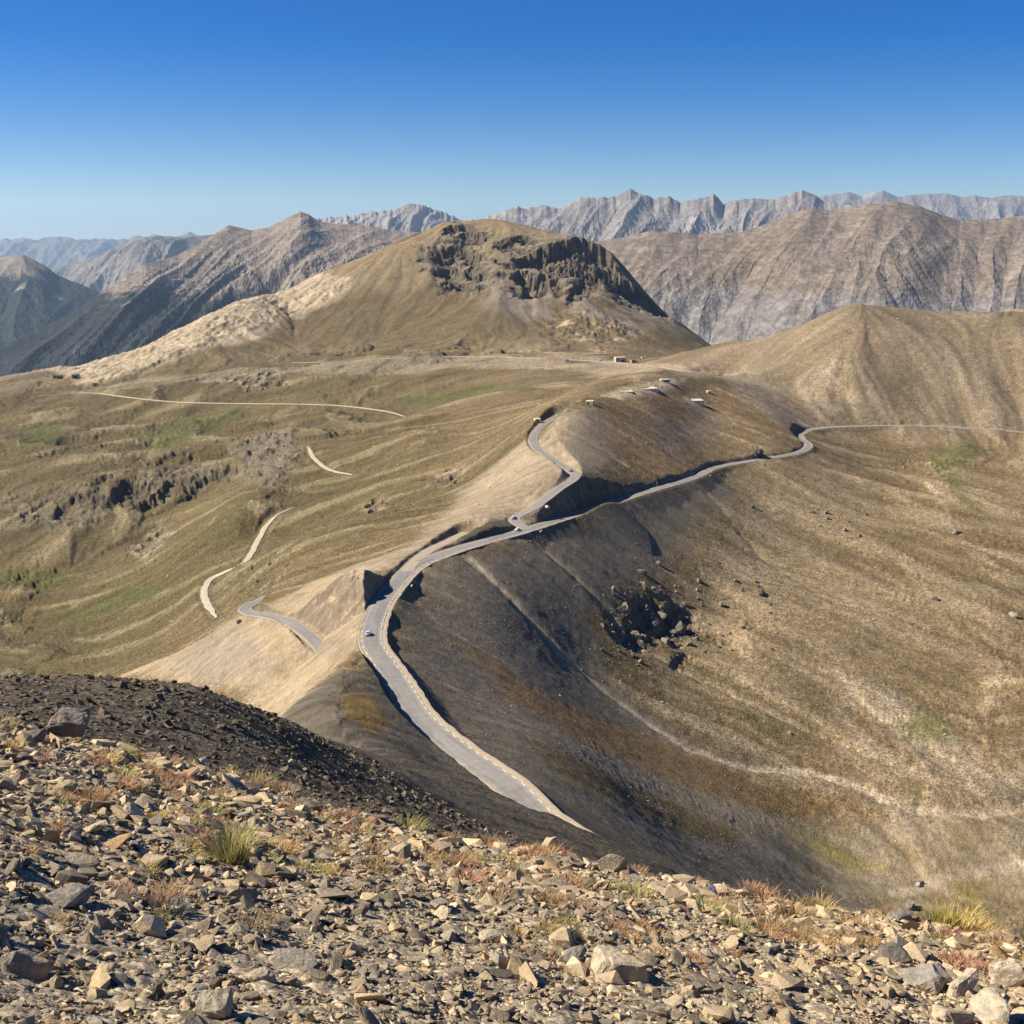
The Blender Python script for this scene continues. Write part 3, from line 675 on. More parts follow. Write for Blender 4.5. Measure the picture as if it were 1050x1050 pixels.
def pal_brown(X, Y, Z, sl, st, rid, dz):
    n = fbm(X/500, Y/500, 41, 5)
    return blend(C(.178,.142,.11), (C(.225,.18,.132), .8*sstep(0, .5, n)), (C(.15,.12,.10), .7*sstep(.2, 1.4, st[0])), (C(.22,.187,.155), .7*sstep(.3, 1.3, -st[1])),
        (C(.2,.183,.17), .85*sstep(-240, -330, Z+60*n)), (C(.05,.06,.035), .8*sstep(.25, .5, n+.12*st[0])*sstep(-330, -430, Z)))
def pal_rock(X, Y, Z, sl, st, rid, dz):
    n = fbm(X/900, Y/900, 42, 5)
    return blend(C(.2,.18,.168), (C(.32,.29,.268), .8*sstep(0, .4, n)), (C(.22,.195,.18), .75*sstep(.2, 1.3, st[0])), (C(.25,.2,.16), .6*sstep(300, 900, dz)))
def pal_forest(X, Y, Z, sl, st, rid, dz):
    n = fbm(X/420, Y/420, 43, 5); tl = Z+90*n+40*st[0]
    return blend(C(.205,.165,.13), (C(.255,.21,.165), .7*sstep(0, .5, n)), (C(.19,.16,.135), .6*sstep(.2, 1.3, st[0])),
        (C(.022,.026,.027), .97*sstep(-330, -430, tl)), (C(.3,.27,.235), .85*sstep(.3, .55, fbm(X/260, Y/260, 47, 5))*sstep(-300, -420, Z)))
def pal_far(X, Y, Z, sl, st, rid, dz):
    n = fbm(X/1500, Y/1500, 44, 4)
    return blend(C(.16,.14,.12), (C(.26,.235,.21), .8*sstep(0, .5, n)), (C(.05,.055,.045), .7*sstep(.1, 1, st[0])))
ridge_range('hills', [(560,262),(600,250),(620,246),(642,243),(665,237),(690,238),(715,240),(745,239),(762,237),(785,230),(802,223),(822,215),(832,213),(850,216),(872,212),(890,210),(905,208),(920,206.5),(945,212),(965,220),(985,226),(1010,225),(1030,223),(1055,221),(1110,214),(1170,226),(1250,240)],
    6600, -760, 301, pal_brown, .5, .6, 470, .6, 58, 4, (1100, 420))
ridge_range('hills', [(470,240),(500,222),(517,217),(530,211),(538,214),(548,213),(560,210),(572,215),(585,207),(600,202),(615,203),(632,201),(640,197),(647,193),(655,199),(663,200),(670,204),(685,201),(697,208),(710,205),(722,203),(732,198),(736,202),(742,210),(750,206),(760,205),(775,204),(795,205),(810,200),(822,194),(833,199),(845,207),(880,212),(920,216)],
    15000, -900, 302, pal_rock, .58, .6, 560, .5, 170, 24, (900, 200))
ridge_range('hills', [(790,215),(830,203),(842,201),(870,197),(885,201),(895,197),(905,195),(920,202),(935,200),(950,199),(970,198),(985,202),(1000,200),(1015,203),(1030,200),(1060,201),(1120,197),(1200,205)],
    26000, -900, 303, pal_rock, .55, .6, 1000, .3, 240, 18, (600, 120))
ridge_range('hills', [(-160,420),(-60,378),(-10,362),(20,346),(60,328),(100,303),(130,281),(150,270),(165,267),(182,262),(196,254),(210,246),(225,237),(234,231),(244,233),(258,236),(275,233),(290,226),(302,220),(308,217),(316,220),(328,227),(345,230),(372,231),(400,236),(450,240),(520,246)],
    ((-160,6500),(-10,6500),(20,6700),(130,7500),(235,8500),(520,8700)), -1150, 304, pal_forest, .5, .6, 420, .45, 100, 6, (1100, 420))
ridge_range('hills', [(-300,250),(-200,245),(-100,255),(-40,262),(0,264),(14,262),(24,261),(34,266),(46,272),(60,283),(85,292),(110,303),(150,330),(200,345)],
    11500, -1250, 305, pal_forest, .5, .6, 600, -.3, 150, 8, (500, 240))
ridge_range('hills', [(-20,300),(40,284),(62,274),(85,267),(105,260),(130,250),(150,243),(168,242),(186,244),(212,241),(240,243),(300,250)],
    18000, -1200, 306, pal_far, .5, .6, 900, .3, 300, 20, (400, 140))
ridge_range('hills', [(-250,240),(-120,244),(0,246),(20,245),(40,247),(60,243),(80,246),(105,245),(130,246),(140,242),(160,241),(175,244),(190,240),(215,242),(250,240),(300,244),(360,240)],
    40000, -1200, 307, pal_far, .5, .6, 1500, .3, 350, 110, (400, 100))
ridge_range('hills', [(290,240),(320,227),(335,224),(350,222),(362,221),(372,219),(390,217),(403,214),(412,213),(418,210),(425,209),(432,211),(442,212),(452,216),(470,225),(520,240)],
    19000, -900, 308, pal_rock, .65, .6, 420, .3, 240, 45, (400, 140))
# valley floor far below, out to the horizon
gx = np.array([-60000., -20000, -6000, 0, 6000, 20000, 60000]); gy = np.array([-3000., 0, 3000, 9000, 20000, 45000, 70000])
VX, VY = np.meshgrid(gx, gy)
sheet('valley_floor', VX, VY, VX*0-1262, None, flat_mat('valley_green', (.06,.07,.035), .95, .3, .002))

# ------------------------------------------------------------------ sun, sky, air
SUN_EL, SUN_AZ = math.radians(40), math.radians(-88)       # bearing from +y, clockwise
sd = Vector((math.cos(SUN_EL)*math.sin(SUN_AZ), math.cos(SUN_EL)*math.cos(SUN_AZ), math.sin(SUN_EL)))
sl_ = bpy.data.lights.new('sun', 'SUN'); sl_.energy = 5.0; sl_.angle = math.radians(.53); sl_.color = (1, .91, .77)
so = bpy.data.objects.new('sun', sl_); so.rotation_euler = sd.to_track_quat('Z', 'Y').to_euler(); COL.objects.link(so)
wd = bpy.data.worlds.new('World'); sc.world = wd; wd.use_nodes = True
nt = wd.node_tree; nt.nodes.clear()
sky = nt.nodes.new('ShaderNodeTexSky'); sky.sky_type = 'NISHITA'; sky.sun_disc = False
sky.sun_elevation = SUN_EL; sky.sun_rotation = SUN_AZ; sky.altitude = 2800; sky.air_density = 1.0; sky.dust_density = .3; sky.ozone_density = 3.0
bg = nt.nodes.new('ShaderNodeBackground'); bg.inputs[1].default_value = .055
wo = nt.nodes.new('ShaderNodeOutputWorld'); hs_ = nt.nodes.new('ShaderNodeHueSaturation'); hs_.inputs['Saturation'].default_value = 1.55; hs_.inputs['Hue'].default_value = .516; nt.links.new(sky.outputs[0], hs_.inputs['Color']); nt.links.new(hs_.outputs[0], bg.inputs[0]); nt.links.new(bg.outputs[0], wo.inputs[0])
def haze(density):
    me = bpy.data.meshes.new('haze'); bm = bmesh.new(); bmesh.ops.create_cube(bm, size=1)
    bm.to_mesh(me); bm.free()
    o = bpy.data.objects.new('haze', me); COL.objects.link(o); o['kind'] = 'stuff'
    o.scale = (124000, 76000, 1264+1100); o.location = (0, 33500, (1100-1264)/2)
    m = bpy.data.materials.new('thin_air'); m.use_nodes = True; t = m.node_tree; t.nodes.clear()
    v = t.nodes.new('ShaderNodeVolumePrincipled'); v.inputs['Color'].default_value = (.5,.73,1,1); v.inputs['Density'].default_value = density; v.inputs['Anisotropy'].default_value = .2
    out = t.nodes.new('ShaderNodeOutputMaterial'); t.links.new(v.outputs[0], out.inputs['Volume'])
    me.materials.append(m)
if os.environ.get('HAZE', '1') == '1': haze(1.8e-5)
vs = sc.view_settings; vs.view_transform = 'Standard'; vs.look = 'None'; vs.gamma = 1; vs.exposure = .98
# ------------------------------------------------------------------ the near slope of broken stone
def fg_z(x, y):
    x = np.asarray(x, float); y = np.asarray(y, float); r = np.hypot(x, y)
    z = base_h(x, y)
    for lam, amp in ((2.6, .13), (.9, .06), (.33, .028)): z = z+amp*sstep(1.2, 3, r)*perlin(x/lam, y/lam, int(lam*50))
    return z
def gravel_mat():
    m, nt, b = new_mat('gravel'); co = coords(nt)
    a = nt.nodes.new('ShaderNodeAttribute'); a.attribute_name = 'cover'
    v1 = nt.nodes.new('ShaderNodeTexVoronoi'); v1.inputs['Scale'].default_value = 46; nt.links.new(co, v1.inputs['Vector'])
    v2 = nt.nodes.new('ShaderNodeTexVoronoi'); v2.inputs['Scale'].default_value = 110; nt.links.new(co, v2.inputs['Vector'])
    s1 = nt.nodes.new('ShaderNodeSeparateColor'); nt.links.new(v1.outputs['Color'], s1.inputs[0])
    s2 = nt.nodes.new('ShaderNodeSeparateColor'); nt.links.new(v2.outputs['Color'], s2.inputs[0])
    n = nnoise(nt, 5, 5, .6, co)
    c = nmix(nt, a.outputs['Color'], nramp(nt, s1.outputs[0], [(0, (.45,.45,.46)), (.6, (1,.98,.93)), (1, (1.7,1.6,1.4))]))
    c = nmix(nt, c, nramp(nt, s2.outputs[1], [(0, .6), (1, 1.4)])); c = nmix(nt, c, nramp(nt, n, [(.3, .8), (.7, 1.2)]))
    nt.links.new(c, b.inputs['Base Color'])
    mx = nt.nodes.new('ShaderNodeMath'); mx.operation = 'MULTIPLY_ADD'
    nt.links.new(s1.outputs[1], mx.inputs[0]); mx.inputs[1].default_value = 1.6; nt.links.new(s2.outputs[0], mx.inputs[2])
    bump(nt, b, mx.outputs[0], .8, .012)
    return m
def near_ground():
    nth = int(900*Q); th = np.linspace(-.80, .80, nth); s = np.linspace(math.log(.8), math.log(19), int(800*Q))
    TH, S = np.meshgrid(th, s); r = np.exp(S); X = r*np.sin(TH); Y = r*np.cos(TH)
    cth = np.linspace(-.84, .84, 60); cs = np.linspace(s[0]-.1, s[-1]+.1, 100)
    g = cubic_up(cubic_up(tps(*np.meshgrid(cth, cs)), (s-cs[0])/(cs[1]-cs[0]), 0), (th-cth[0])/(cth[1]-cth[0]), 1)
    Z = base_from(TH, S, g)
    for lam, amp in ((2.6, .13), (.9, .06), (.33, .028)): Z += amp*sstep(1.2, 3, r)*perlin(X/lam, Y/lam, int(lam*50))
    for lam, amp in ((.14, .014), (.06, .008), (.03, .005)): Z += amp*perlin(X/lam, Y/lam, int(lam*900))*(r < lam*120)
    Z -= .9*sstep(13, 19, r)
    n = fbm(X/1.1, Y/1.1, 61, 4); up = sstep(4.5, 8.5, r+X*.5)
    col = np.empty(X.shape+(3,), np.float32); col[:] = C(.32,.27,.195)
    col += (C(.37,.295,.2)-col)*(up*.8)[..., None]; col += (C(.25,.22,.17)-col)*(.7*sstep(.0, .5, n)*(1-up))[..., None]
    col += (C(.3,.18,.085)-col)*(.75*sstep(.12, .4, fbm(X/.8, Y/.8, 62, 4))*sstep(3.6, 5, r))[..., None]
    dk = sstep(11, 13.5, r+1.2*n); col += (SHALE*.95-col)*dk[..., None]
    return sheet('ground', X, Y, Z, col, gravel_mat())
near_ground()

# stones: angular hulls, kept as templates
def rough(bm, fr, amp, seed, ridged):
    P = np.array([v.co[:] for v in bm.verts])*fr
    n = fbm(P[:, 0]+P[:, 2]*.7, P[:, 1]-P[:, 2]*.5, seed, 3, .5, ridged)-(.3 if ridged else 0)
    for v, k in zip(bm.verts, n): v.co += v.co.normalized()*float(k)*amp
def hull_stone(seed, flat, npts=13, refine=0):
    rg = random.Random(seed); bm = bmesh.new()
    for i in range(npts):
        p = Vector((rg.gauss(0, 1), rg.gauss(0, 1), rg.gauss(0, 1))).normalized()*rg.uniform(.8, 1.05)
        p = Vector((math.copysign(abs(p.x)**.75, p.x), math.copysign(abs(p.y)**.75, p.y)*rg.uniform(.7, .8), math.copysign(abs(p.z)**.6, p.z)*flat))
        bm.verts.new(p*.5)
    bmesh.ops.convex_hull(bm, input=bm.verts)
    bmesh.ops.delete(bm, geom=[v for v in bm.verts if not v.link_faces], context='VERTS')
    if refine:
        bmesh.ops.bevel(bm, geom=list(bm.edges), offset=.035, segments=1, affect='EDGES', profile=.6)
        bmesh.ops.triangulate(bm, faces=bm.faces[:])
        for k in range(refine):
            bmesh.ops.subdivide_edges(bm, edges=bm.edges[:], cuts=1, use_grid_fill=True)
            rough(bm, 3.2*2**k, .075/(1.7**k), seed+k, False)
    bmesh.ops.triangulate(bm, faces=bm.faces[:]); bmesh.ops.recalc_face_normals(bm, faces=bm.faces[:])
    bm.verts.ensure_lookup_table(); return bm
TPL = []
for k in range(26):
    b_ = hull_stone(100+k, (.17, .28, .4, .58)[k % 4], 11+k % 5)
    TPL.append((np.array([v.co[:] for v in b_.verts], np.float32), np.array([[v.index for v in f.verts] for f in b_.faces], np.int32))); b_.free()
def stone_mat(name, per_object=False):
    m, nt, b = new_mat(name); co = coords(nt)
    if per_object: base = nt.nodes.new('ShaderNodeObjectInfo').outputs['Color']
    else:
        a = nt.nodes.new('ShaderNodeAttribute'); a.attribute_name = 'cover'; base = a.outputs['Color']
    sc1, sc2 = (7, 1.7) if per_object else (60, 14)
    n1 = nnoise(nt, sc1, 6, .7, co); n2 = nnoise(nt, sc2, 4, .6, co)
    c = nmix(nt, base, nramp(nt, n1, [(.28, .68), (.72, 1.28)])); c = nmix(nt, c, nramp(nt, n2, [(.3, (.82,.84,.88)), (.7, (1.15,1.1,1.0))]))
    nt.links.new(c, b.inputs['Base Color']); bump(nt, b, n1, .6, .06 if per_object else .012)
    return m
M_STONES = stone_mat('broken_stone'); M_STONE = stone_mat('stone', True)
def rot_batch(n, tilt, nx, ny, nz):
    """random spins about the ground normal with some tumble"""
    a = RNG.uniform(0, 2*np.pi, n); t = RNG.normal(0, tilt, n); u = RNG.normal(0, tilt, n)
    ca, sa = np.cos(a), np.sin(a); z = np.zeros(n); o = np.ones(n)
    Rz = np.stack([np.stack([ca, -sa, z], -1), np.stack([sa, ca, z], -1), np.stack([z, z, o], -1)], 1)
    Rx = np.stack([np.stack([o, z, z], -1), np.stack([z, np.cos(t), -np.sin(t)], -1), np.stack([z, np.sin(t), np.cos(t)], -1)], 1)
    Ry = np.stack([np.stack([np.cos(u), z, np.sin(u)], -1), np.stack([z, o, z], -1), np.stack([-np.sin(u), z, np.cos(u)], -1)], 1)
    N = np.stack([nx, ny, nz], -1); N /= np.linalg.norm(N, axis=1)[:, None]
    X = np.cross(np.tile([0., 1, 0], (n, 1)), N); X /= np.linalg.norm(X, axis=1)[:, None]; Y = np.cross(N, X)
    B = np.stack([X, Y, N], -1)
    return B@Ry@Rx@Rz
PAL = np.array([(.17,.148,.115), (.25,.215,.165), (.36,.292,.2), (.44,.355,.235), (.55,.46,.32), (.36,.245,.145), (.26,.235,.195)])
def stone_cols(x, y, r, n):
    up = sstep(4.0, 7.5, r+x*.6); u = RNG.random(n)+.22*fbm(x/.7, y/.7, 63, 3)
    lowP = np.array([.15,.24,.24,.18,.08,.03,.08]); upP = np.array([.07,.14,.23,.28,.15,.08,.05])
    c = np.cumsum(lowP[None]*(1-up[:, None])+upP[None]*up[:, None], 1)
    k = np.clip((np.clip(u, 0, .999)[:, None] > c).sum(1), 0, len(PAL)-1)
    k = np.where((x > 1.0) & (RNG.random(n) < .3) & (k < 2), 3, k)
    return k, PAL[k]*np.array([1.0, .97, .92])*RNG.uniform(.82, 1.18, (n, 1))
def merged(name, pos, size, rot, cols, mat, label, tpl=None):
    Vs, Fs, Cs, off = [], [], [], 0; tpl = tpl or TPL
    tk = RNG.integers(0, len(tpl), len(pos))
    for k, (tv, tf) in enumerate(tpl):
        m = tk == k; n = m.sum()
        if not n: continue
        w = np.einsum('nij,vj->nvi', rot[m], tv)*size[m][:, None, None]+pos[m][:, None]
        Vs.append(w.reshape(-1, 3)); Fs.append((tf[None]+(np.arange(n)*len(tv))[:, None, None]+off).reshape(-1, 3)); Cs.append(np.repeat(cols[m], len(tv), 0)); off += n*len(tv)
    V, F_, Cc = np.vstack(Vs).astype(np.float32), np.vstack(Fs).astype(np.int32), np.vstack(Cs)
    me = bpy.data.meshes.new(name)
    me.vertices.add(len(V)); me.vertices.foreach_set('co', V.ravel())
    me.loops.add(F_.size); me.loops.foreach_set('vertex_index', F_.ravel())
    me.polygons.add(len(F_)); me.polygons.foreach_set('loop_start', np.arange(0, F_.size, 3, dtype=np.int32))
    me.polygons.foreach_set('use_smooth', np.zeros(len(F_), bool)); me.update(calc_edges=True)
    a = me.color_attributes.new('cover', 'FLOAT_COLOR', 'POINT'); c4 = np.ones((len(V), 4), np.float32); c4[:, :3] = Cc; a.data.foreach_set('color', c4.ravel())
    me.materials.append(mat); o = bpy.data.objects.new(name, me); COL.objects.link(o); o['kind'] = 'stuff'; o['label'] = label; o['category'] = 'stones'
    return o
def normals(zf, x, y, e=.15):
    return -(zf(x+e, y)-zf(x-e, y))/(2*e), -(zf(x, y+e)-zf(x, y-e))/(2*e), np.ones_like(x)
# countless small stones
n = int(145000*min(1, Q)); th = RNG.uniform(-.66, .66, n); rr = np.exp(RNG.uniform(math.log(1.9), math.log(14.0), n))
x, y = rr*np.sin(th), rr*np.cos(th)
ang = np.exp(RNG.normal(math.log(.0038), .64, n)); ang = np.clip(ang, .003, .030)
size = np.clip(ang*rr*1.3, .011, .26); nx, ny, nz = normals(fg_z, x, y)
z = fg_z(x, y)+size*.06
keep = RNG.random(n) < (.72+.5*fbm(x/.6, y/.6, 64, 3))
k_, cols = stone_cols(x, y, rr, n)
merged('scree', np.stack([x, y, z], 1)[keep], size[keep], rot_batch(n, .33, nx, ny, nz)[keep], cols[keep], M_STONES, 'loose angular scree of tan, grey and dark stone chips covering the near slope')
# dark shale chips on the shaded shoulder beyond the crest
n = int(34000*min(1, Q)); th = RNG.uniform(-.6, .3, n); rr = np.exp(RNG.uniform(math.log(12.5), math.log(85), n)); x, y = rr*np.sin(th), rr*np.cos(th)
size = np.clip(np.exp(RNG.normal(math.log(.0042), .55, n))*rr, .03, .9); nx, ny, nz = normals(ground_z, x, y, .5)
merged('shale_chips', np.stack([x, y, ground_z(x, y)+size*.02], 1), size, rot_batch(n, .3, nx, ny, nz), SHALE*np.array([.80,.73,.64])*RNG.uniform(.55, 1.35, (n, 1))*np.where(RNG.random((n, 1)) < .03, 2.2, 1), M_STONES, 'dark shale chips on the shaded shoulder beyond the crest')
# boulders sown over the far slopes
n = 15000; th = RNG.uniform(-.5, .5, n); rr = np.exp(RNG.uniform(math.log(330), math.log(1500), n)); x, y = rr*np.sin(th), rr*np.cos(th)
cl = fbm(x/60, y/60, 66, 3); keep = (RNG.random(n) < .25+.9*np.clip(cl, 0, 1)); dR = np.full(n, 1e9)
for Rk in ROADS.values(): dR = np.minimum(dR, np.min(np.hypot(x[:, None]-Rk['L'][None, ::3, 0], y[:, None]-Rk['L'][None, ::3, 1]), 1))
keep &= (dR > 11) & (area(x, y, TAN_SPUR, 5) < .2) & (area(x, y, TAN_SLOPE, 5) < .3)
size = np.clip(np.exp(RNG.normal(math.log(.0009), .5, n))*rr, .25, 3.2); nx, ny, nz = normals(ground_z, x, y, 3)
cb = np.where(RNG.random((n, 1)) < np.where(x < y*-.08, .75, .5)[:, None], np.array([[.4,.34,.26]]), np.array([[.17,.145,.115]]))*RNG.uniform(.8, 1.15, (n, 1))
merged('scattered_boulders', np.stack([x, y, ground_z(x, y)+size*.15], 1)[keep], size[keep], rot_batch(n, .35, nx, ny, nz)[keep], cb[keep], M_STONES, 'small boulders strewn over the grass slopes')

# grass tussocks on the slopes
def dome(k):
    a = np.linspace(0, 2*np.pi, 6)[:-1]+k; rg = np.random.default_rng(k); q = .5*rg.uniform(.75, 1.15, 5)
    v = np.vstack([np.stack([q*np.cos(a), q*np.sin(a), -.12+0*a], 1), [[rg.uniform(-.1, .1), rg.uniform(-.1, .1), .46]]])
    return v.astype(np.float32), np.array([(i, (i+1) % 5, 5) for i in range(5)], np.int32)
def tussocks(n, t0, t1, r0, r1, cover):
    th = RNG.uniform(t0, t1, n); rr = np.exp(RNG.uniform(math.log(r0), math.log(r1), n)); x, y = rr*np.sin(th), rr*np.cos(th)
    k = RNG.random(n) < .25+.9*fbm(x/38, y/38, 68, 4)+.5*fbm(x/9, y/9, 69, 3)
    for P, f in ((SHALE_WALL, .82), (TAN_SPUR, 1), (TAN_SLOPE, .97), (SHALE_NEAR, 1), (FAN, .6), (FLOOR2, .85), (GUL1, 0)):
        if f: k &= RNG.random(n) > f*area(x, y, P, 10, 14)
    k &= RNG.random(n) > .95*line(x, y, GUL1, 4, 3)
    x, y, rr = x[k], y[k], rr[k]; dR = np.full(len(x), 1e9)
    for Rk in ROADS.values():
        for i in range(0, len(x), 20000): dR[i:i+20000] = np.minimum(dR[i:i+20000], np.min(np.hypot(x[i:i+20000, None]-Rk['L'][None, ::3, 0], y[i:i+20000, None]-Rk['L'][None, ::3, 1]), 1))
    k = dR > 8; x, y, rr = x[k], y[k], rr[k]; n = len(x)
    size = np.clip(np.exp(RNG.normal(math.log(.0013), .35, n))*rr, .3, 1.5); nx, ny, nz = normals(ground_z, x, y, 2)
    pal = np.array([(.115,.095,.042), (.15,.118,.058), (.2,.155,.085), (.1,.09,.035), (.17,.115,.052)])
    return np.stack([x, y, ground_z(x, y)], 1), size, rot_batch(n, .12, nx, ny, nz), pal[RNG.integers(0, 5, n)]*RNG.uniform(.8, 1.5, (n, 1))
A_ = tussocks(int(110000*min(1, Q)), -.06, .5, 290, 1050, 1); B_ = tussocks(int(90000*min(1, Q)), -.5, .0, 420, 1500, 1)
merged('tussock_grass', *[np.concatenate([p_, q_]) for p_, q_ in zip(A_, B_)], M_STONES, 'dry grass tussocks dotted over the cirque and the left valley', [dome(k) for k in range(8)])
# ------------------------------------------------------------------ things
def tag(o, label=None, cat=None, group=None, kind=None):
    if label: o['label'] = label
    if cat: o['category'] = cat
    if group: o['group'] = group
    if kind: o['kind'] = kind
    return o
def empty(name, loc, rz=0):
    o = bpy.data.objects.new(name, None); COL.objects.link(o); o.location = loc; o.rotation_euler = (0, 0, rz); o.empty_display_size = .2
    return o
def bm_obj(name, bm, mat, parent=None, smooth=False):
    me = bpy.data.meshes.new(name); bmesh.ops.recalc_face_normals(bm, faces=bm.faces[:]); bm.to_mesh(me); bm.free()
    for p in me.polygons: p.use_smooth = smooth
    me.materials.append(mat); o = bpy.data.objects.new(name, me); COL.objects.link(o)
    if parent: o.parent = parent
    return o
def box(bm, c, s, rz=0, rx=0, taper=1):
    g = bmesh.ops.create_cube(bm, size=1)['verts']
    for v in g:
        k = taper if v.co.z > 0 else 1
        v.co = Vector((v.co.x*s[0]*k, v.co.y*s[1]*k, v.co.z*s[2]))
    M = Matrix.Translation(c)@Matrix.Rotation(rz, 4, 'Z')@Matrix.Rotation(rx, 4, 'X')
    bmesh.ops.transform(bm, matrix=M, verts=g); return g
def cyl(bm, p, q, r0, r1=None, n=10):
    p, q = Vector(p), Vector(q); d = q-p
    g = bmesh.ops.create_cone(bm, cap_ends=True, segments=n, radius1=r0, radius2=r0 if r1 is None else r1, depth=d.length)['verts']
    bmesh.ops.transform(bm, matrix=Matrix.Translation((p+q)/2)@d.to_track_quat('Z', 'Y').to_matrix().to_4x4(), verts=g); return g
# --- single stones on the near slope
def stone_mesh(seed, flat, refine, npts=14):
    bm = hull_stone(seed, flat, npts, refine); me = bpy.data.meshes.new('stone'); bm.to_mesh(me); bm.free(); me.materials.append(M_STONE); return me
def put_stone(name, me, p, size, rz, tilt, col, sink=.1):
    o = bpy.data.objects.new(name, me); COL.objects.link(o); o.color = (*col, 1)
    o.scale = size; o.rotation_euler = (tilt[0], tilt[1], rz); o.location = (p[0], p[1], p[2]+size[2]*(.5*.5-sink))
    return o
# u, v (foot), width px, height/width, flat, colour, rz, tilt, seed, label
HERO = [
 (72,735,58,.80,.75,(.2,.17,.135),.4,(.1,.1),5,'large dark boulder standing on the left edge of the crest'),
 (32,762,30,.50,.5,(.15,.135,.115),1.2,(.2,-.2),6,'dark slab below the large crest boulder at the left edge'),
 (137,838,24,.8,.7,(.46,.4,.3),.3,(0,.1),7,'pale blocky stone with a dark shadow above and left of the green tussock'),
 (558,864,26,1.2,.8,(.36,.29,.2),.7,(.3,.2),8,'upright pointed tan stone on the crest below the road end'),
 (627,893,30,.75,.7,(.21,.18,.14),.2,(.1,-.2),9,'dark angular stone on the crest right of the upright tan stone'),
 (722,918,28,.45,.3,(.2,.22,.25),.1,(0,0),10,'flat blue grey slab lying near the crest'),
 (640,1000,72,.5,.45,(.4,.335,.235),.2,(.1,.15),11,'broad pale tan slab in the bottom right scree'),
 (505,965,34,.42,.4,(.42,.36,.26),.1,(.05,.2),12,'pale flat stone with shadow beside it in the middle of the scree'),
 (590,985,40,.5,.5,(.2,.18,.15),.9,(.1,.2),13,'grey stone with a black hollow under it left of the broad pale slab'),
 (945,1012,58,.62,.6,(.26,.235,.2),.1,(.2,.3),14,'large grey block leaning at the lower right heap'),
 (918,985,44,.6,.6,(.15,.135,.115),.3,(.2,-.1),15,'dark brown block just above the grey leaning block'),
 (922,934,34,.5,.5,(.2,.18,.15),.5,(.1,.1),16,'dark grey stone on the crest left of the straw tussock'),
 (985,1018,52,.6,.6,(.44,.37,.27),.8,(.1,-.2),17,'pale tan block in the middle of the lower right heap'),
 (1030,1010,48,.7,.7,(.46,.39,.28),.2,(.2,.1),18,'pale block at the right edge of the heap'),
 (1015,1045,56,.6,.6,(.4,.34,.25),1.4,(-.1,.2),19,'tan block at the foot of the lower right heap'),
 (975,1048,46,.7,.65,(.36,.3,.215),.5,(.1,.3),20,'narrow brown block at the bottom edge of the heap'),
 (30,1000,52,.6,.6,(.27,.235,.18),.6,(.2,.3),21,'rounded layered stone near the lower left corner'),
 (268,1005,34,.5,.45,(.4,.33,.23),.4,(.3,.3),22,'tan wedge stone with long shadow at bottom left of centre'),
 (225,1042,52,.7,.6,(.38,.325,.24),.2,(.15,.2),23,'split pale rock at the bottom edge left of centre'),
 (80,890,48,.35,.35,(.3,.255,.19),.2,(.1,.2),24,'long flat tan slab in the left scree'),
 (65,925,56,.32,.35,(.26,.235,.195),.1,(.1,.1),25,'long grey layered slab below the flat tan slab'),
 (300,990,60,.3,.35,(.28,.25,.2),.1,(0,.2),26,'low broad grey slab right of the tan wedge stone'),
 (205,775,20,.8,.7,(.47,.41,.31),.2,(.1,0),27,'small bright pale stone under the dark shoulder'),
]
HERO_XY = []
for u, v, wpx, asp, flat, col, rz, tilt, seed, lab in HERO:
    p = on_fg(u, v) if v > 745 or u > 300 else px_on(u, v, fg_z, 6, 30)
    dist = math.sqrt(p[0]**2+p[1]**2+p[2]**2); w_ = (.86 if 30 < wpx < 72 else 1)*wpx*dist/F
    me = stone_mesh(300+seed, 1.0 if asp > .55 else .8, 2)
    o = put_stone('boulder' if wpx > 45 else 'stone', me, p, (w_*1.08, w_*.95, w_*asp*1.15), rz, tilt, tuple(1.2*q for q in col), .02)
    tag(o, lab, 'boulder' if wpx > 45 else 'stone'); HERO_XY.append((p[0], p[1], w_*.6))
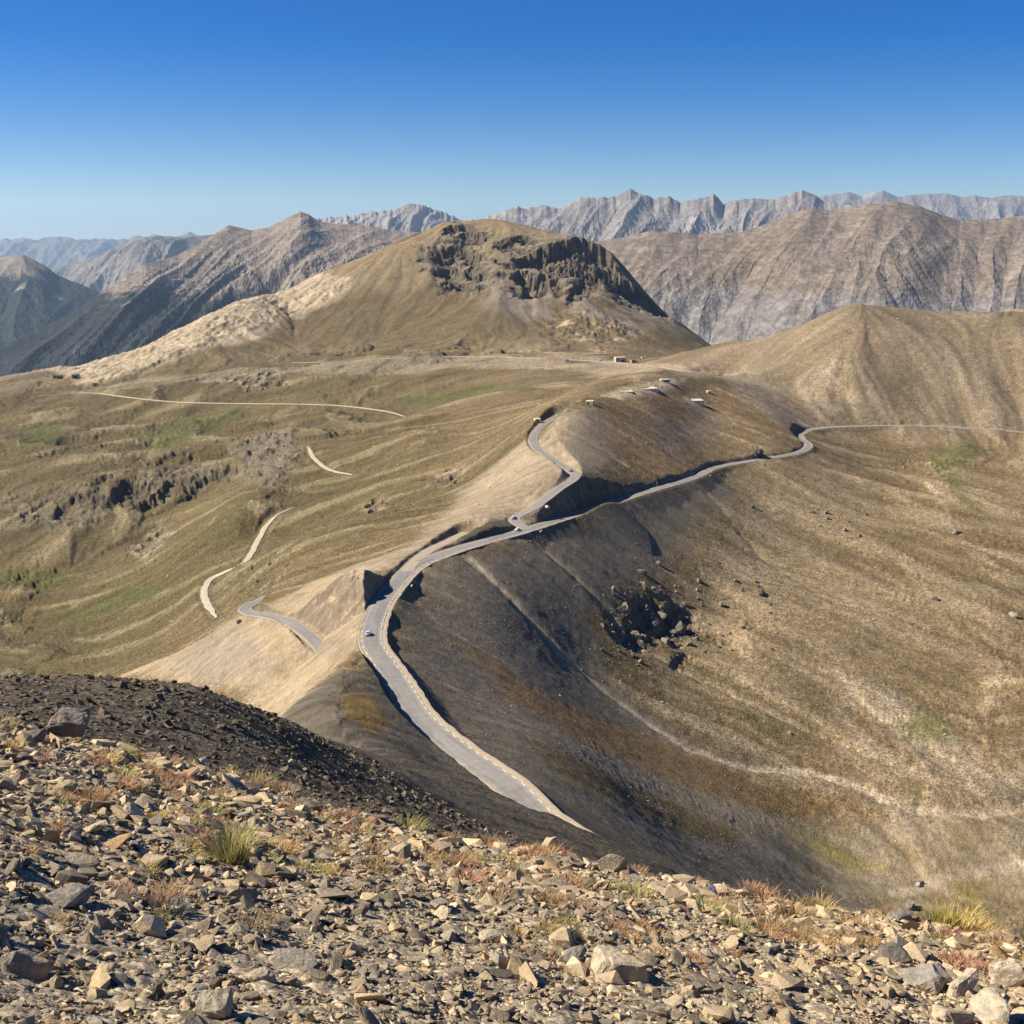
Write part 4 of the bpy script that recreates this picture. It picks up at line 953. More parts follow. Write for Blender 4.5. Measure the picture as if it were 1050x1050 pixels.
# the largest of the ordinary stones, one by one
SM = [stone_mesh(400+k, (.3, .45, .6, .75, .38)[k % 5], 1, 12+k % 4) for k in range(15)]
KINDS = [('dark', 'dark grey-brown angular stone'), ('grey', 'mid grey angular stone'), ('brown', 'brownish tan angular stone'), ('tan', 'warm tan angular stone'), ('pale', 'pale cream angular stone'), ('rust', 'rusty orange-brown stone'), ('slate', 'cool grey slaty stone')]
cnt = 0; tries = 0
while cnt < 235 and tries < 4000:
    tries += 1
    u, v = random.uniform(-10, 1060), random.uniform(735, 1055)
    a, b = ray(u, v)
    crest = np.interp(u, [0, 300, 550, 700, 1050], [728, 803, 866, 900, 958])
    if v < crest+4: continue
    p = on_fg(u, v)
    if any((p[0]-x)**2+(p[1]-y)**2 < r_*r_ for x, y, r_ in HERO_XY): continue
    d = math.sqrt(p[0]**2+p[1]**2+p[2]**2)
    wpx = min(40, math.exp(random.gauss(math.log(17), .36))); w_ = wpx*d/F
    k, c = stone_cols(np.array([p[0]]), np.array([p[1]]), np.array([math.hypot(p[0], p[1])]), 1)
    k = int(k[0]); gx_, gy_, _ = normals(fg_z, np.array([p[0]]), np.array([p[1]]))
    o = put_stone('stone', SM[cnt % 15], p, (w_*1.05, w_*random.uniform(.7, 1.0), w_*random.uniform(.45, .8)), random.uniform(0, 6.28), (float(-gy_[0])+random.gauss(0, .25), float(gx_[0])+random.gauss(0, .25)), c[0], .08)
    where = 'near the crest of the scree' if v < crest+75 else ('in the lower left scree' if u < 380 else 'in the lower middle scree' if u < 720 else 'in the lower right scree')
    tag(o, KINDS[k][1]+' lying '+where, 'stone', KINDS[k][0]+' stones '+where); HERO_XY.append((p[0], p[1], w_*.45)); cnt += 1

# --- plants
def plant_mat(name):
    m, nt, b = new_mat(name); co = coords(nt)
    n = nnoise(nt, 30, 3, .6, co)
    c = nmix(nt, nt.nodes.new('ShaderNodeObjectInfo').outputs['Color'], nramp(nt, n, [(.3, .65), (.7, 1.3)]))
    nt.links.new(c, b.inputs['Base Color']); b.inputs['Roughness'].default_value = .8
    tr = nt.nodes.new('ShaderNodeBsdfTranslucent'); nt.links.new(c, tr.inputs[0]); mx = nt.nodes.new('ShaderNodeMixShader'); mx.inputs[0].default_value = .25
    nt.links.new(b.outputs[0], mx.inputs[1]); nt.links.new(tr.outputs[0], mx.inputs[2]); nt.links.new(mx.outputs[0], nt.nodes['Material Output'].inputs[0])
    return m
M_PLANT = plant_mat('dry_plant')
def blades(seed, n, R0, H, lean, wid, spread=1.0):
    """arching blades out of one root; unit size"""
    rg = random.Random(seed); V, Fc = [], []
    for i in range(n):
        a = rg.uniform(0, 6.283); q = math.sqrt(rg.random()); bx, by = R0*q*math.cos(a), R0*q*math.sin(a)
        a2 = a+rg.gauss(0, .6); h = H*rg.uniform(.5, 1.05); L = lean*h*rg.uniform(.2, 1.1)*(.35+q*spread)
        w = wid*rg.uniform(.6, 1.2); px_, py_ = -math.sin(a2)*w, math.cos(a2)*w; i0 = len(V)
        for t in (0, .4, .75, 1):
            x_, y_, z_ = bx+math.cos(a2)*L*t**1.7, by+math.sin(a2)*L*t**1.7, h*(t-.28*t**3*lean*.6); k = (1-t)**.6
            V += [(x_-px_*k, y_-py_*k, z_), (x_+px_*k, y_+py_*k, z_)]
        for s_ in (0, 2, 4): Fc.append((i0+s_, i0+s_+1, i0+s_+3, i0+s_+2))
    me = bpy.data.meshes.new('plant'); me.from_pydata(V, [], Fc); me.materials.append(M_PLANT); return me
def put_plant(name, me, p, s, col, rz=0, hz=1):
    o = bpy.data.objects.new(name, me); COL.objects.link(o); o.location = p; o.scale = (s, s, s*hz); o.rotation_euler = (0, 0, rz); o.color = (*col, 1); return o
p = on_fg(238, 884); d = math.hypot(p[1], p[2]); w_ = 58*d/F
tu = empty('grass_tussock', p); tag(tu, 'green and straw coloured grass tussock standing alone in the left scree', 'tussock')
for nm, sd_, col, n_, sc_ in (('green_blades', 1, (.26,.25,.085), 330, 1.0), ('dry_blades', 2, (.5,.41,.2), 240, 1.06)):
    o = put_plant(nm, blades(sd_, n_, .26, .68, .75, .010), (0, 0, -.01), w_, col); o.parent = tu
p = on_fg(985, 957); d = math.hypot(p[1], p[2]); w_ = 54*d/F
tu = empty('grass_tussock', p); tag(tu, 'straw yellow grass tussock on the crest at the right', 'tussock')
for nm, sd_, col, n_ in (('dry_blades', 3, (.55,.42,.17), 320), ('yellow_blades', 4, (.42,.3,.09), 200)):
    o = put_plant(nm, blades(sd_, n_, .38, .42, .9, .011), (0, 0, -.01), w_, col); o.parent = tu
p = on_fg(965, 940); o = put_plant('grass_tussock', blades(5, 240, .35, .45, .8, .014), p, 40*math.hypot(p[1], p[2])/F, (.34,.3,.07)); tag(o, 'small yellow green grass tussock just behind the straw one', 'tussock')
PM = [blades(20+k, 190, .46, (.3, .24, .38, .2)[k % 4], 1.0, .016, 1.2) for k in range(8)]
PC = [((.34,.21,.11), 'rusty orange dry cushion plant'), ((.40,.285,.13), 'straw coloured dry cushion plant'), ((.27,.175,.095), 'reddish brown dry cushion plant'), ((.27,.235,.085), 'olive yellow cushion plant')]
cnt = 0; tries = 0
while cnt < 240 and tries < 6000:
    tries += 1
    u, v = random.uniform(-10, 1060), random.uniform(740, 1000)
    crest = np.interp(u, [0, 300, 550, 700, 1050], [728, 803, 866, 900, 958])
    if v < crest+2 or random.random() > math.exp(-max(0, v-crest-30)/60): continue
    p = on_fg(u, v)
    if fbm(np.array([p[0]/.9]), np.array([p[1]/.9]), 62, 4)[0] < -.02+random.gauss(0, .12): continue
    if any((p[0]-x)**2+(p[1]-y)**2 < (r_*.8)**2 for x, y, r_ in HERO_XY[:len(HERO)]): continue
    k = random.choices(range(4), (.4, .3, .2, .1))[0]; d = math.sqrt(p[0]**2+p[1]**2+p[2]**2)
    o = put_plant('cushion_plant', PM[cnt % 8], (p[0], p[1], p[2]-.01), random.uniform(16, 40)*d/F, tuple(c_*random.uniform(.85, 1.15) for c_ in PC[k][0]), random.uniform(0, 6.28), random.uniform(.6, 1.0))
    where = 'on the upper scree by the crest' if v < crest+45 else 'on the scree further down'
    tag(o, PC[k][1]+' growing '+where, 'plant', PC[k][1].replace('plant', 'plants')+' '+where); cnt += 1
for u, v, wpx, c_, lab in ((170,937,44,(.13,.15,.12),'flat blue green cushion plant below the green tussock'), (160,945,26,(.17,.15,.06),'dark olive cushion plant left of the blue green one'), (160,840,20,(.5,.36,.06),'little yellow flowering plant above the green tussock')):
    p = on_fg(u, v); o = put_plant('cushion_plant', blades(40+wpx, 260, .45, .22, 1.0, .02, 1.2), p, wpx*math.hypot(p[1], p[2])/F, c_); tag(o, lab, 'plant')
# --- rocks in the cirque and beside the road
M_CRAG = stone_mat('crag_rock', True)
for nd in M_CRAG.node_tree.nodes:
    if nd.type == 'TEX_NOISE': nd.inputs['Scale'].default_value *= .5
def crag_rock(seed, asp, refine=3):
    bm = hull_stone(seed, 1.0, 16, 0)
    bmesh.ops.triangulate(bm, faces=bm.faces[:])
    for k in range(refine):
        bmesh.ops.subdivide_edges(bm, edges=bm.edges[:], cuts=1, use_grid_fill=True)
        rough(bm, 2.6*2**k, .10/(1.6**k), seed+k, True)
    me = bpy.data.meshes.new('rock'); bm.to_mesh(me); bm.free(); me.materials.append(M_CRAG); return me
# foot u, v, width px, height px, depth factor, colour, label
CRAGS = [
 (652,656,26,28,.8,(.3,.25,.185),'tan lit buttress at the left of the dark cirque outcrop'),  # sunlit side of the outcrop, its light put into a paler colour
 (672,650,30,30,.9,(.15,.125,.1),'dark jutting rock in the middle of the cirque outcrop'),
 (696,648,32,28,.9,(.13,.11,.09),'broad black-shadowed rock at the right of the cirque outcrop'),  # shadow side of the outcrop, its shade put into a darker colour
 (637,656,18,13,.8,(.17,.145,.115),'low rock at the left foot of the cirque outcrop'),
 (682,660,26,10,.8,(.2,.17,.135),'flat rock ledge below the middle of the cirque outcrop'),
 (706,663,20,9,.8,(.19,.16,.125),'flat rock below the right end of the cirque outcrop'),
 (695,676,13,13,.9,(.13,.11,.09),'dark boulder at the top of the pale rivulet below the outcrop'),
 (659,589,15,8,.9,(.14,.12,.1),'dark rock high above the cirque outcrop'),
 (676,611,15,9,.9,(.15,.125,.1),'small dark rock just above the cirque outcrop'),
 (702,622,10,9,.9,(.16,.135,.105),'little rock above the right end of the cirque outcrop'),
 (780,611,14,9,.9,(.15,.13,.105),'lone dark rock right of the outcrop in the cirque'),
 (618,645,9,7,.9,(.15,.13,.105),'small dark rock left of the cirque outcrop'),
 (640,630,20,12,.8,(.19,.16,.125),'brown rock above the left of the cirque outcrop'),
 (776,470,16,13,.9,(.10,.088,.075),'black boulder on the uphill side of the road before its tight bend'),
 (881,552,7,5,.9,(.16,.14,.11),'dark rock at the end of the ledge in the upper cirque'),
 (848,533,9,5,.9,(.17,.145,.115),'dark ledge rock in the upper cirque, left of the ledge end'),
 (832,527,10,5,.9,(.17,.145,.115),'ledge rock in the upper cirque below the road bend'),
 (772,522,8,7,.9,(.17,.145,.115),'dark rock below the road in the upper cirque'),
 (958,616,12,8,.9,(.2,.17,.13),'brown rock on the far right cirque slope'),
 (982,548,14,6,.9,(.2,.17,.14),'grey rock on the right cirque slope under the green streak'),
 (1040,634,11,8,.9,(.36,.31,.24),'pale rock at the right edge of the cirque'),
 (944,910,9,6,.9,(.42,.36,.28),'pale boulder on the cirque floor beside the crest'),
 (936,934,20,10,.9,(.19,.165,.135),'grey rock rising behind the crest on the cirque floor'),
 (945,908,6,5,.9,(.12,.1,.08),'black boulder beside the pale one on the cirque floor'),
 (810,755,6,5,.9,(.4,.34,.26),'small pale boulder on the brown band of the cirque'),
 (597,690,7,5,.9,(.12,.1,.085),'black rock beside the first pale gully'),
 (245,640,8,6,.9,(.17,.15,.12),'grey rock by the lower bend of the paved road'),
 (264,598,6,7,.9,(.1,.09,.075),'dark rock in the grass above the paved bend'),
 (40,470,10,7,.9,(.3,.26,.2),'grey boulder in the green hollow at far left'),
]
for i, (u, v, wp, hp, dp, col, lab) in enumerate(CRAGS):
    p = on_land(u, v); d = math.sqrt(p[0]**2+p[1]**2+p[2]**2); big = .5 if i < 7 else 1 if i == 13 else .72; w_, h_ = big*wp*d/F, big*hp*d/F
    o = bpy.data.objects.new('rock', crag_rock(700+i, 1)); COL.objects.link(o); o.color = (*col, 1)
    o.scale = (w_*1.15, w_*dp*1.15, min(h_*1.25, w_*.95)); o.location = (p[0], p[1]+w_*.35, p[2]+h_*(.08 if i < 7 else .18)); o.rotation_euler = (.1*math.sin(i*3.1), .12*math.cos(i*1.7), i*1.3 % 3)
    tag(o, lab, 'rock')
# rubble of the rocky bands: middling rocks with no look of their own
bits = [(random.uniform(625, 800), random.uniform(595, 672)) for _ in range(60)]+[(random.uniform(830, 890), random.uniform(520, 556)) for _ in range(10)]+[(random.gauss(655, 22), random.gauss(635, 20)) for _ in range(40)]
RM = [crag_rock(760+k, 1, 1) for k in range(6)]
for i, (u, v) in enumerate(bits):
    p = on_land(u, v); d = math.hypot(p[1], p[2]); w_ = math.exp(random.gauss(math.log(3.6), .4))*d/F
    o = bpy.data.objects.new('rock', RM[i % 6]); COL.objects.link(o); o.color = (*(np.array((.2,.17,.13))*random.uniform(.7, 1.2)), 1)
    o.scale = (w_*1.2, w_, w_*.95); o.location = (p[0], p[1], p[2]+w_*.15); o.rotation_euler = (0, 0, random.uniform(0, 6))
    tag(o, 'small brown rock of the rubble strewn around the dark cirque outcrop' if v > 580 else 'small brown rock of the ledge in the upper cirque', 'rock', 'rubble around the cirque outcrop' if v > 580 else 'rocks of the upper cirque ledge')

# --- painted marks on the road
def dashes(key, off, i0, i1, per, ln, wd):
    R = ROADS[key]; L = R['L'][i0:i1]; w = R['w'][i0:i1]
    T = np.gradient(L, axis=0); T[:, 2] = 0; T /= np.linalg.norm(T, axis=1)[:, None]; N = np.stack([T[:, 1], -T[:, 0], 0*T[:, 0]], 1)
    s_ = np.r_[0, np.cumsum(np.linalg.norm(np.diff(L, axis=0), axis=1))]; bm = bmesh.new(); t = 0
    def P(q, o_):
        f = [np.interp(q, s_, L[:, k]) for k in range(3)]; n_ = [np.interp(q, s_, N[:, k]) for k in range(3)]; ww = np.interp(q, s_, w)
        o2 = (ww*np.sign(off)-off+o_) if True else o_
        return Vector((f[0]+n_[0]*o2, f[1]+n_[1]*o2, f[2]+.115))
    while t < s_[-1]-ln:
        vs_ = [bm.verts.new(P(q, o_)) for q, o_ in ((t, -wd/2), (t, wd/2), (t+ln/2, wd/2), (t+ln, wd/2), (t+ln, -wd/2), (t+ln/2, -wd/2))]
        bm.faces.new(vs_); t += per*random.uniform(.97, 1.03)
    return bm
o = bm_obj('edge_line', dashes('main', .45, 18, 240, 5.2, 2.5, .17), M_PAINT, road); o['kind'] = 'structure'
o = bm_obj('edge_line', dashes('main', -.5, 84, 118, 6.5, 2.2, .2), M_PAINT, road); o['kind'] = 'structure'

# --- vehicles
M_GLASS = flat_mat('dark_glass', (.02,.025,.03), .12, .1, 3, .5); M_TYRE = flat_mat('tyre_rubber', (.02,.02,.02), .9, .1); M_CHROME = flat_mat('rim_metal', (.5,.5,.5), .35, .1, 3, .5, .8)
M_LAMP = flat_mat('lamp_glass', (.8,.8,.75), .2, .05, 3, .5); M_RED = flat_mat('tail_lamp', (.45,.02,.02), .3, .05, 3, .5)
def paint_mat(name, col): return flat_mat(name, col, .3, .05, 3, .5)
def vehicle(name, label, cat, p, heading, pitch, mat, kind='car'):
    """x to the right, y ahead, on its wheels"""
    t = empty(name, p); t.rotation_mode = 'ZXY'; t.rotation_euler = (pitch, 0, heading); tag(t, label, cat)
    Lh, Wh = (2.15, .88) if kind == 'car' else (2.9, 1.03)
    prof = [(-2.12,.45),(-2.15,.78),(-2.0,.98),(-1.2,1.03),(.75,.95),(1.75,.82),(2.1,.66),(2.13,.42),(1.9,.3),(-1.9,.3)] if kind == 'car' else [(-2.85,.45),(-2.9,1.0),(-2.88,1.3),(1.75,1.3),(2.5,1.1),(2.85,.85),(2.9,.45),(2.6,.32),(-2.6,.32)]
    top = [(-1.95,1.0),(-1.45,1.42),(-.3,1.48),(.35,1.4),(1.05,.95)] if kind == 'car' else [(-2.86,1.3),(-2.82,2.55),(-2.5,2.72),(1.0,2.72),(1.35,2.5),(1.9,1.3)]
    def extr(pr, w, w2=None):
        bm = bmesh.new(); w2 = w2 or w; zs = [q[1] for q in pr]; zm, zM = min(zs), max(zs)
        rings = [[bm.verts.new((sx*(w+(w2-w)*(z_-zm)/(zM-zm)), y_, z_)) for y_, z_ in pr] for sx in (-1, 1)]
        bm.faces.new(rings[0]); bm.faces.new(rings[1][::-1])
        for i in range(len(pr)): j = (i+1) % len(pr); bm.faces.new((rings[0][j], rings[0][i], rings[1][i], rings[1][j]))
        bmesh.ops.bevel(bm, geom=bm.edges[:], offset=.04, segments=2, affect='EDGES'); return bm
    body = bm_obj('body', extr(prof, Wh), mat, t, True)
    bm_obj('cabin', extr(top, Wh*.93, Wh*.74 if kind == 'car' else Wh*.9), mat, t)
    wn = bmesh.new()
    if kind == 'car':
        box(wn, (0, .72, 1.2), (1.22, .03, .46), rx=math.radians(56)); box(wn, (0, -1.72, 1.21), (1.2, .03, .44), rx=math.radians(-50))
        for sx in (-1, 1): box(wn, (sx*.775, -.4, 1.2), (.03, 1.9, .3))
    else:
        box(wn, (0, 1.64, 1.92), (1.7, .03, .85), rx=math.radians(24))
        for sx in (-1, 1): box(wn, (sx*.955, .9, 1.85), (.03, .8, .6)); box(wn, (sx*.955, -1.2, 1.9), (.03, 1.2, .5))
        box(wn, (0, -2.86, 1.9), (1.3, .03, .6))
    bm_obj('window', wn, M_GLASS, t)
    for sx in (-1, 1):
        for wy in (Lh*.62, -Lh*.62):
            b = bmesh.new(); cyl(b, (sx*(Wh-.2), wy, .32), (sx*(Wh+.01), wy, .32), .32, n=18); wh = bm_obj('wheel', b, M_TYRE, t)
            b = bmesh.new(); cyl(b, (sx*(Wh-.02), wy, .32), (sx*(Wh+.03), wy, .32), .2, n=14); bm_obj('rim', b, M_CHROME, wh)
        b = bmesh.new(); box(b, (sx*.62, Lh-.04, .68), (.34, .1, .16)); bm_obj('headlight', b, M_LAMP, t)
        b = bmesh.new(); box(b, (sx*.68, -Lh-.005, .84 if kind == 'car' else 1.05), (.26, .06, .16)); bm_obj('tail_light', b, M_RED, t)
    return t
def on_road(key, u, v, off):
    L = ROADS[key]['L']; k = np.array([SP_, CP_])
    yy = L[:, 1]*CP_-L[:, 2]*SP_; zz = L[:, 1]*SP_+L[:, 2]*CP_
    pu = 525+F*L[:, 0]/yy; pv = 525-F*zz/yy; i = int(np.argmin((pu-u)**2+(pv-v)**2)); i = min(max(i, 1), len(L)-2)
    T = L[i+1]-L[i-1]; T /= np.linalg.norm(T); N = np.array([T[1], -T[0], 0]); N /= np.linalg.norm(N)
    q = L[i]+N*off; return (q[0], q[1], q[2]+.12), math.atan2(-T[0], T[1]), math.asin(T[2])
p, h, pt = on_road('main', 381, 651, -1.2); vehicle('car', 'silver blue car driving down the paved road beside the cut bank', 'car', p, h, pt, paint_mat('silver_blue_paint', (.42,.5,.6)))
p, h, pt = on_road('main', 536, 545, -2.2); vehicle('car', 'white car standing at the road fork on the saddle', 'car', p, h+.1, pt, paint_mat('white_paint', (.8,.8,.77)))
p, h, pt = on_road('upper', 553, 517, 4.6); vehicle('car', 'cream car parked beside the upper road above the fork', 'car', (p[0], p[1], float(ground_z(p[0], p[1]))+.05), h+1.2, 0, paint_mat('cream_paint', (.8,.74,.6)))
p, h, pt = on_road('upper', 584, 486, -1.2); vehicle('car', 'small blue grey car at the hairpin of the upper road', 'car', p, h, pt, paint_mat('blue_grey_paint', (.25,.29,.35)))
p, h, pt = on_road('upper', 527, 531, -1.0); vehicle('car', 'pale grey car at the start of the upper road', 'car', p, h, pt, paint_mat('pale_grey_paint', (.5,.5,.49)))

# --- a cyclist on the road and a marker pole
def skin_body(name, J, Ed, mat, parent=None):
    me = bpy.data.meshes.new(name); me.from_pydata([j[:3] for j in J], Ed, []); o = bpy.data.objects.new(name, me); COL.objects.link(o)
    m = o.modifiers.new('s', 'SKIN'); m.use_smooth_shade = True
    for i, j in enumerate(J): me.skin_vertices[0].data[i].radius = (j[3], j[3]*.85)
    me.skin_vertices[0].data[0].use_root = True; o.modifiers.new('u', 'SUBSURF').levels = 1
    me.materials.append(mat); o.parent = parent; return o
p, h, pt = on_road('main', 406, 609, .3)
bk = empty('bicycle', p, h); tag(bk, 'thin dark road bicycle ridden up the paved road', 'bicycle')
M_DARK = flat_mat('dark_cloth', (.03,.03,.035), .8, .2, 20); M_SKIN = flat_mat('skin', (.45,.28,.2), .6, .05); M_JERSEY = flat_mat('maroon_cloth', (.12,.03,.03), .8, .1, 20)
b = bmesh.new()
for a_, c_ in (((0,-.5,.34),(0,-.12,.85)), ((0,-.5,.34),(0,.0,.3)), ((0,0,.3),(0,-.18,.95)), ((0,0,.3),(0,.42,.82)), ((0,-.15,.82),(0,.4,.88)), ((0,.38,.95),(0,.56,.34)), ((-.2,.42,.98),(.2,.42,.98)), ((0,-.28,.97),(0,-.02,.97))): cyl(b, a_, c_, .022, n=8)
bm_obj('frame', b, M_DARK, bk)
for wy in (-.5, .56):
    b = bmesh.new()
    for k in range(20):
        a0, a1 = k*math.pi/10, (k+1)*math.pi/10
        cyl(b, (0, wy+.33*math.cos(a0), .34+.33*math.sin(a0)), (0, wy+.33*math.cos(a1), .34+.33*math.sin(a1)), .018, n=6)
    for k in range(8): cyl(b, (0, wy, .34), (0, wy+.32*math.cos(k*.785), .34+.32*math.sin(k*.785)), .005, n=4)
    bm_obj('wheel', b, M_TYRE, bk)
J = [(0,-.17,1.02,.13),(0,.0,1.25,.15),(0,.17,1.42,.14),(0,.25,1.52,.06),(0,.32,1.62,.1),(0,.33,1.74,.09),
     (-.17,.17,1.42,.06),(-.2,.3,1.2,.045),(-.19,.44,1.02,.035),(.17,.17,1.42,.06),(.2,.3,1.2,.045),(.19,.44,1.02,.035),
     (-.1,-.12,.95,.1),(-.11,.22,.78,.075),(-.11,.0,.42,.05),(-.11,.12,.36,.04),(.1,-.12,.95,.1),(.11,.12,.6,.075),(.11,-.08,.22,.05),(.11,.05,.16,.04)]
E = [(0,1),(1,2),(2,3),(3,4),(4,5),(2,6),(6,7),(7,8),(2,9),(9,10),(10,11),(0,12),(12,13),(13,14),(14,15),(0,16),(16,17),(17,18),(18,19)]
pr = skin_body('person', J, E, M_DARK); pr.location = p; pr.rotation_euler = (0, 0, h); tag(pr, 'cyclist in dark clothing leaning over the handlebar on the road', 'person')
b = bmesh.new(); bmesh.ops.create_uvsphere(b, u_segments=12, v_segments=8, radius=.13); bmesh.ops.transform(b, matrix=Matrix.Translation((0, .32, 1.75))@Matrix.Diagonal((.85, 1.15, .8, 1)), verts=b.verts[:]); bm_obj('helmet', b, M_JERSEY, pr, True)
p, h, pt = on_road('main', 680, 501, -4.3); mp = empty('marker_pole', p); tag(mp, 'pale wooden marker pole beside the road under the rusty hill', 'pole')
M_WOOD = flat_mat('weathered_wood', (.5,.42,.32), .9, .2, 8); M_YEL = flat_mat('yellow_band', (.6,.45,.06), .6, .1)
b = bmesh.new(); cyl(b, (0,0,-.6), (0,0,3.2), .12, .09, 10); bm_obj('pole', b, M_WOOD, mp)
b = bmesh.new(); cyl(b, (0,0,2.5), (0,0,2.9), .125, .12, 10); bm_obj('band', b, M_YEL, mp)

# --- huts, bunkers and platforms
M_WALL = flat_mat('pale_stone_wall', (.46,.39,.29), .95, .3, .7, .1, 0, .15); M_CONC = flat_mat('weathered_concrete', (.56,.48,.36), .95, .22, .5, .1, 0, .05)
M_INNER_SHADE = flat_mat('interior_shade', (.012,.011,.01), 1, .1); M_ROOF = flat_mat('dark_slate_roof', (.06,.055,.05), .9, .3, 1.5); M_BRICK = flat_mat('brownish_masonry', (.33,.25,.18), .95, .3, .9, .1, 0, .15)  # first material: black colour in place of the shade inside openings
def building(name, label, cat, u, v, wpx, hm, dm, rz, wall, roof, openings, y0=300, ruin=0, roof_t=.5, over=.3):
    p = on_land(u, v, y0); W = wpx*math.hypot(p[1], p[2])/F
    t = empty(name, (p[0], p[1]+dm*.4, p[2]-.3), rz); tag(t, label, cat)
    b = bmesh.new(); th_ = .7
    for sx, sy, s_ in ((0, -1, (W, th_)), (0, 1, (W, th_)), (-1, 0, (th_, dm-2*th_)), (1, 0, (th_, dm-2*th_))):
        hh = hm*(1-ruin*random.random()); box(b, (sx*(W-th_)/2, sy*(dm-th_)/2, hh/2-1), (s_[0], s_[1], hh+2))
    bm_obj('wall', b, wall, t)
    if roof:
        b = bmesh.new(); box(b, (0, 0, hm+roof_t/2+.003), (W+over, dm+over, roof_t), taper=.96); bm_obj('roof', b, roof, t)
    for nm, side, c_, w_, h_, zc in openings:       # openings: near-black boxes whose colour stands in for the shade inside
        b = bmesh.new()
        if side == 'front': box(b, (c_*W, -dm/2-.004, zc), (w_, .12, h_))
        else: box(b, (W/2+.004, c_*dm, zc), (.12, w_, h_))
        o = bm_obj(nm, b, M_INNER_SHADE, t)
        b = bmesh.new()
        if side == 'front':
            box(b, (c_*W, -dm/2-.08, zc+h_/2+.14), (w_+.5, .3, .26))
        else: box(b, (W/2+.08, c_*dm, zc+h_/2+.14), (.3, w_+.5, .26))
        bm_obj('lintel', b, wall, o)
    return t
building('bunker', 'small square stone bunker on the left end of the rusty hilltop', 'bunker', 605, 415, 7.5, 2.6, 5, -.25, M_WALL, M_CONC, [('doorway','front',-.22,1.5,1.7,1.0),('window','side',0,2.4,1.6,1.4)])
building('stone_hut', 'largest pale stone building beside the far road below the mesa', 'building', 636, 371, 11, 7, 10, .2, M_WALL, M_CONC, [('doorway','front',.18,4,3.4,1.7),('window','front',-.25,2,1.6,3.8)], 1300)
building('stone_hut', 'darker roofless ruin right of the largest pale building on the far road', 'ruin', 650, 372, 6.5, 4.5, 7, .3, M_BRICK, None, [('doorway','front',0,3,2.8,1.4)], 1300, .5)
building('stone_hut', 'tiny white hut left of the largest pale building on the far road', 'hut', 615.5, 370.5, 3.2, 3.5, 5, 0, M_CONC, M_CONC, [('doorway','front',0,1.4,2,1)], 1300)
building('stone_hut', 'small pale foundation above the roofless ruin', 'ruin', 660, 367, 4.5, 2.2, 6, .4, M_CONC, None, [('doorway','front',0,1.5,1.4,.7)], 1300, .4)
building('bunker', 'flat pale concrete bunker with dark openings on the top of the rusty hill', 'bunker', 682, 392, 9, 2.4, 5, .15, M_CONC, M_CONC, [('window','front',.3,2.6,1.5,1.6),('doorway','front',.0,1.6,1.9,.9),('window','side',0,2.5,1.8,1.6)], 500, 0, .5, .9)
building('stone_hut', 'little pale hut on the right shoulder of the rusty hill', 'hut', 727, 404, 4, 2.6, 4, .2, M_WALL, M_CONC, [('window','side',0,1.6,1.4,1.3)], 500)
building('stone_hut', 'long dark roofed ruin at the far left rim of the shelf', 'ruin', 59, 388, 9, 4.5, 8, .1, M_BRICK, M_ROOF, [('doorway','front',.2,4,3,1.5),('window','front',-.25,3,2,2)], 1300)
building('stone_hut', 'dark barn right of the long ruin at the far left rim', 'barn', 77, 388, 7, 6.5, 9, .2, M_BRICK, M_ROOF, [('doorway','front',0,6,5,2.4)], 1300)
building('stone_hut', 'small grey hut below the dark barn above the white track', 'hut', 97, 396, 4.5, 5, 6, .1, M_WALL, M_ROOF, [('doorway','front',.1,3,3.4,1.7)], 1300)
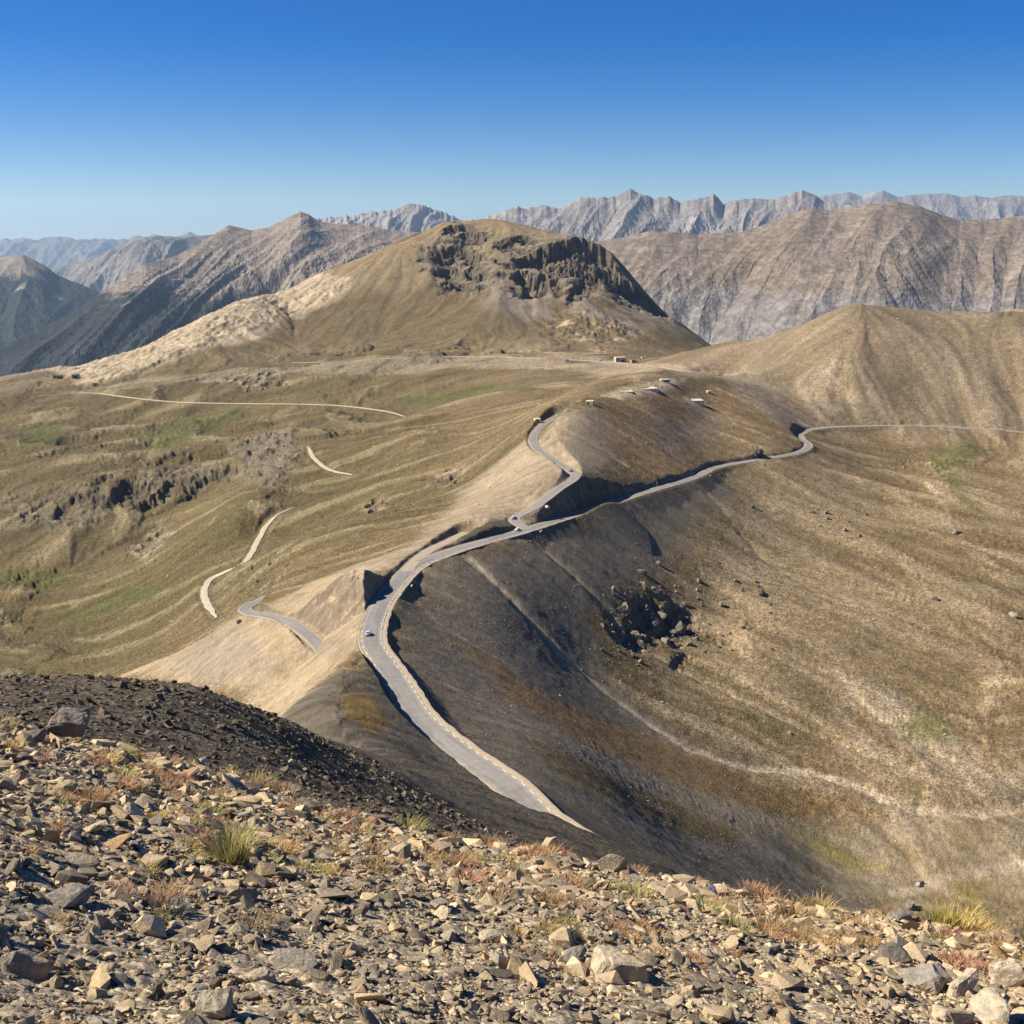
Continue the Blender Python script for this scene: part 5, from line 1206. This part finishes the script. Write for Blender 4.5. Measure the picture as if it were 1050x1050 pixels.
building('stone_hut', 'lone pale stone hut in the grass left of the upper road', 'hut', 551, 432, 6, 1.6, 5, .2, M_CONC, M_CONC, [('doorway','front',0,1.2,1.1,.6)], 500)
def platform(label, u, v, wpx, dm, rz, hatches, y0=500):
    p = on_land(u, v, y0); W = wpx*math.hypot(p[1], p[2])/F
    zc = float(np.mean([ground_z(p[0]+dx, p[1]+dm/2+dy) for dx in (-W/2, 0, W/2) for dy in (-dm/2, 0, dm/2)]))-.25
    t = empty('concrete_platform', (p[0], p[1]+dm/2, zc+.1), rz); tag(t, label, 'platform')
    b = bmesh.new(); box(b, (0, 0, -2.2), (W, dm, 4.8)); box(b, (W*.32, dm*.15, -2.4), (W*.5, dm*.9, 4.7)); bm_obj('slab', b, M_CONC, t)
    for hx, hy in hatches:
        b = bmesh.new(); box(b, (hx*W, hy*dm, .45), (1.5, 1.5, .5), taper=.8); k = bm_obj('hatch', b, M_CONC, t)
        b = bmesh.new(); box(b, (hx*W+.05, hy*dm-.7, .5), (1.1, .2, .34)); bm_obj('opening', b, M_INNER_SHADE, k)  # black box painted as the shade within the hatch
platform('pale concrete platform with two dark hatches on the right of the rusty hill', 710, 412, 21, 12, .12, [(-.22, 0), (.12, .1)])
platform('pale bare platform on the hilltop, left of the concrete bunker', 640, 402, 17, 10, .05, [(.3, .2)])
platform('long pale platform between the left platform and the concrete bunker', 664, 400, 20, 13, .35, [(-.3, .1)])
def culvert(label, u, v, key, off):
    p, h, pt = on_road(key, u, v, off); t = empty('culvert', (p[0], p[1], float(ground_z(p[0], p[1]))), h); tag(t, label, 'culvert')
    b = bmesh.new(); box(b, (0, 0, .1), (.5, 2.4, 1.6)); bm_obj('headwall', b, M_CONC, t)
    b = bmesh.new(); box(b, (.27, 0, .2), (.12, 1.1, .8)); bm_obj('opening', b, M_INNER_SHADE, t)  # black box on the headwall, painted as the shade in the pipe mouth
culvert('white culvert head at the road edge beside the cyclist', 419, 610, 'main', 6.5)
culvert('white culvert head below the road fork at the top of the dark gully', 546, 549, 'main', 6.2)
culvert('small culvert head at the roadside under the rusty hill', 728, 500, 'main', 6.2)
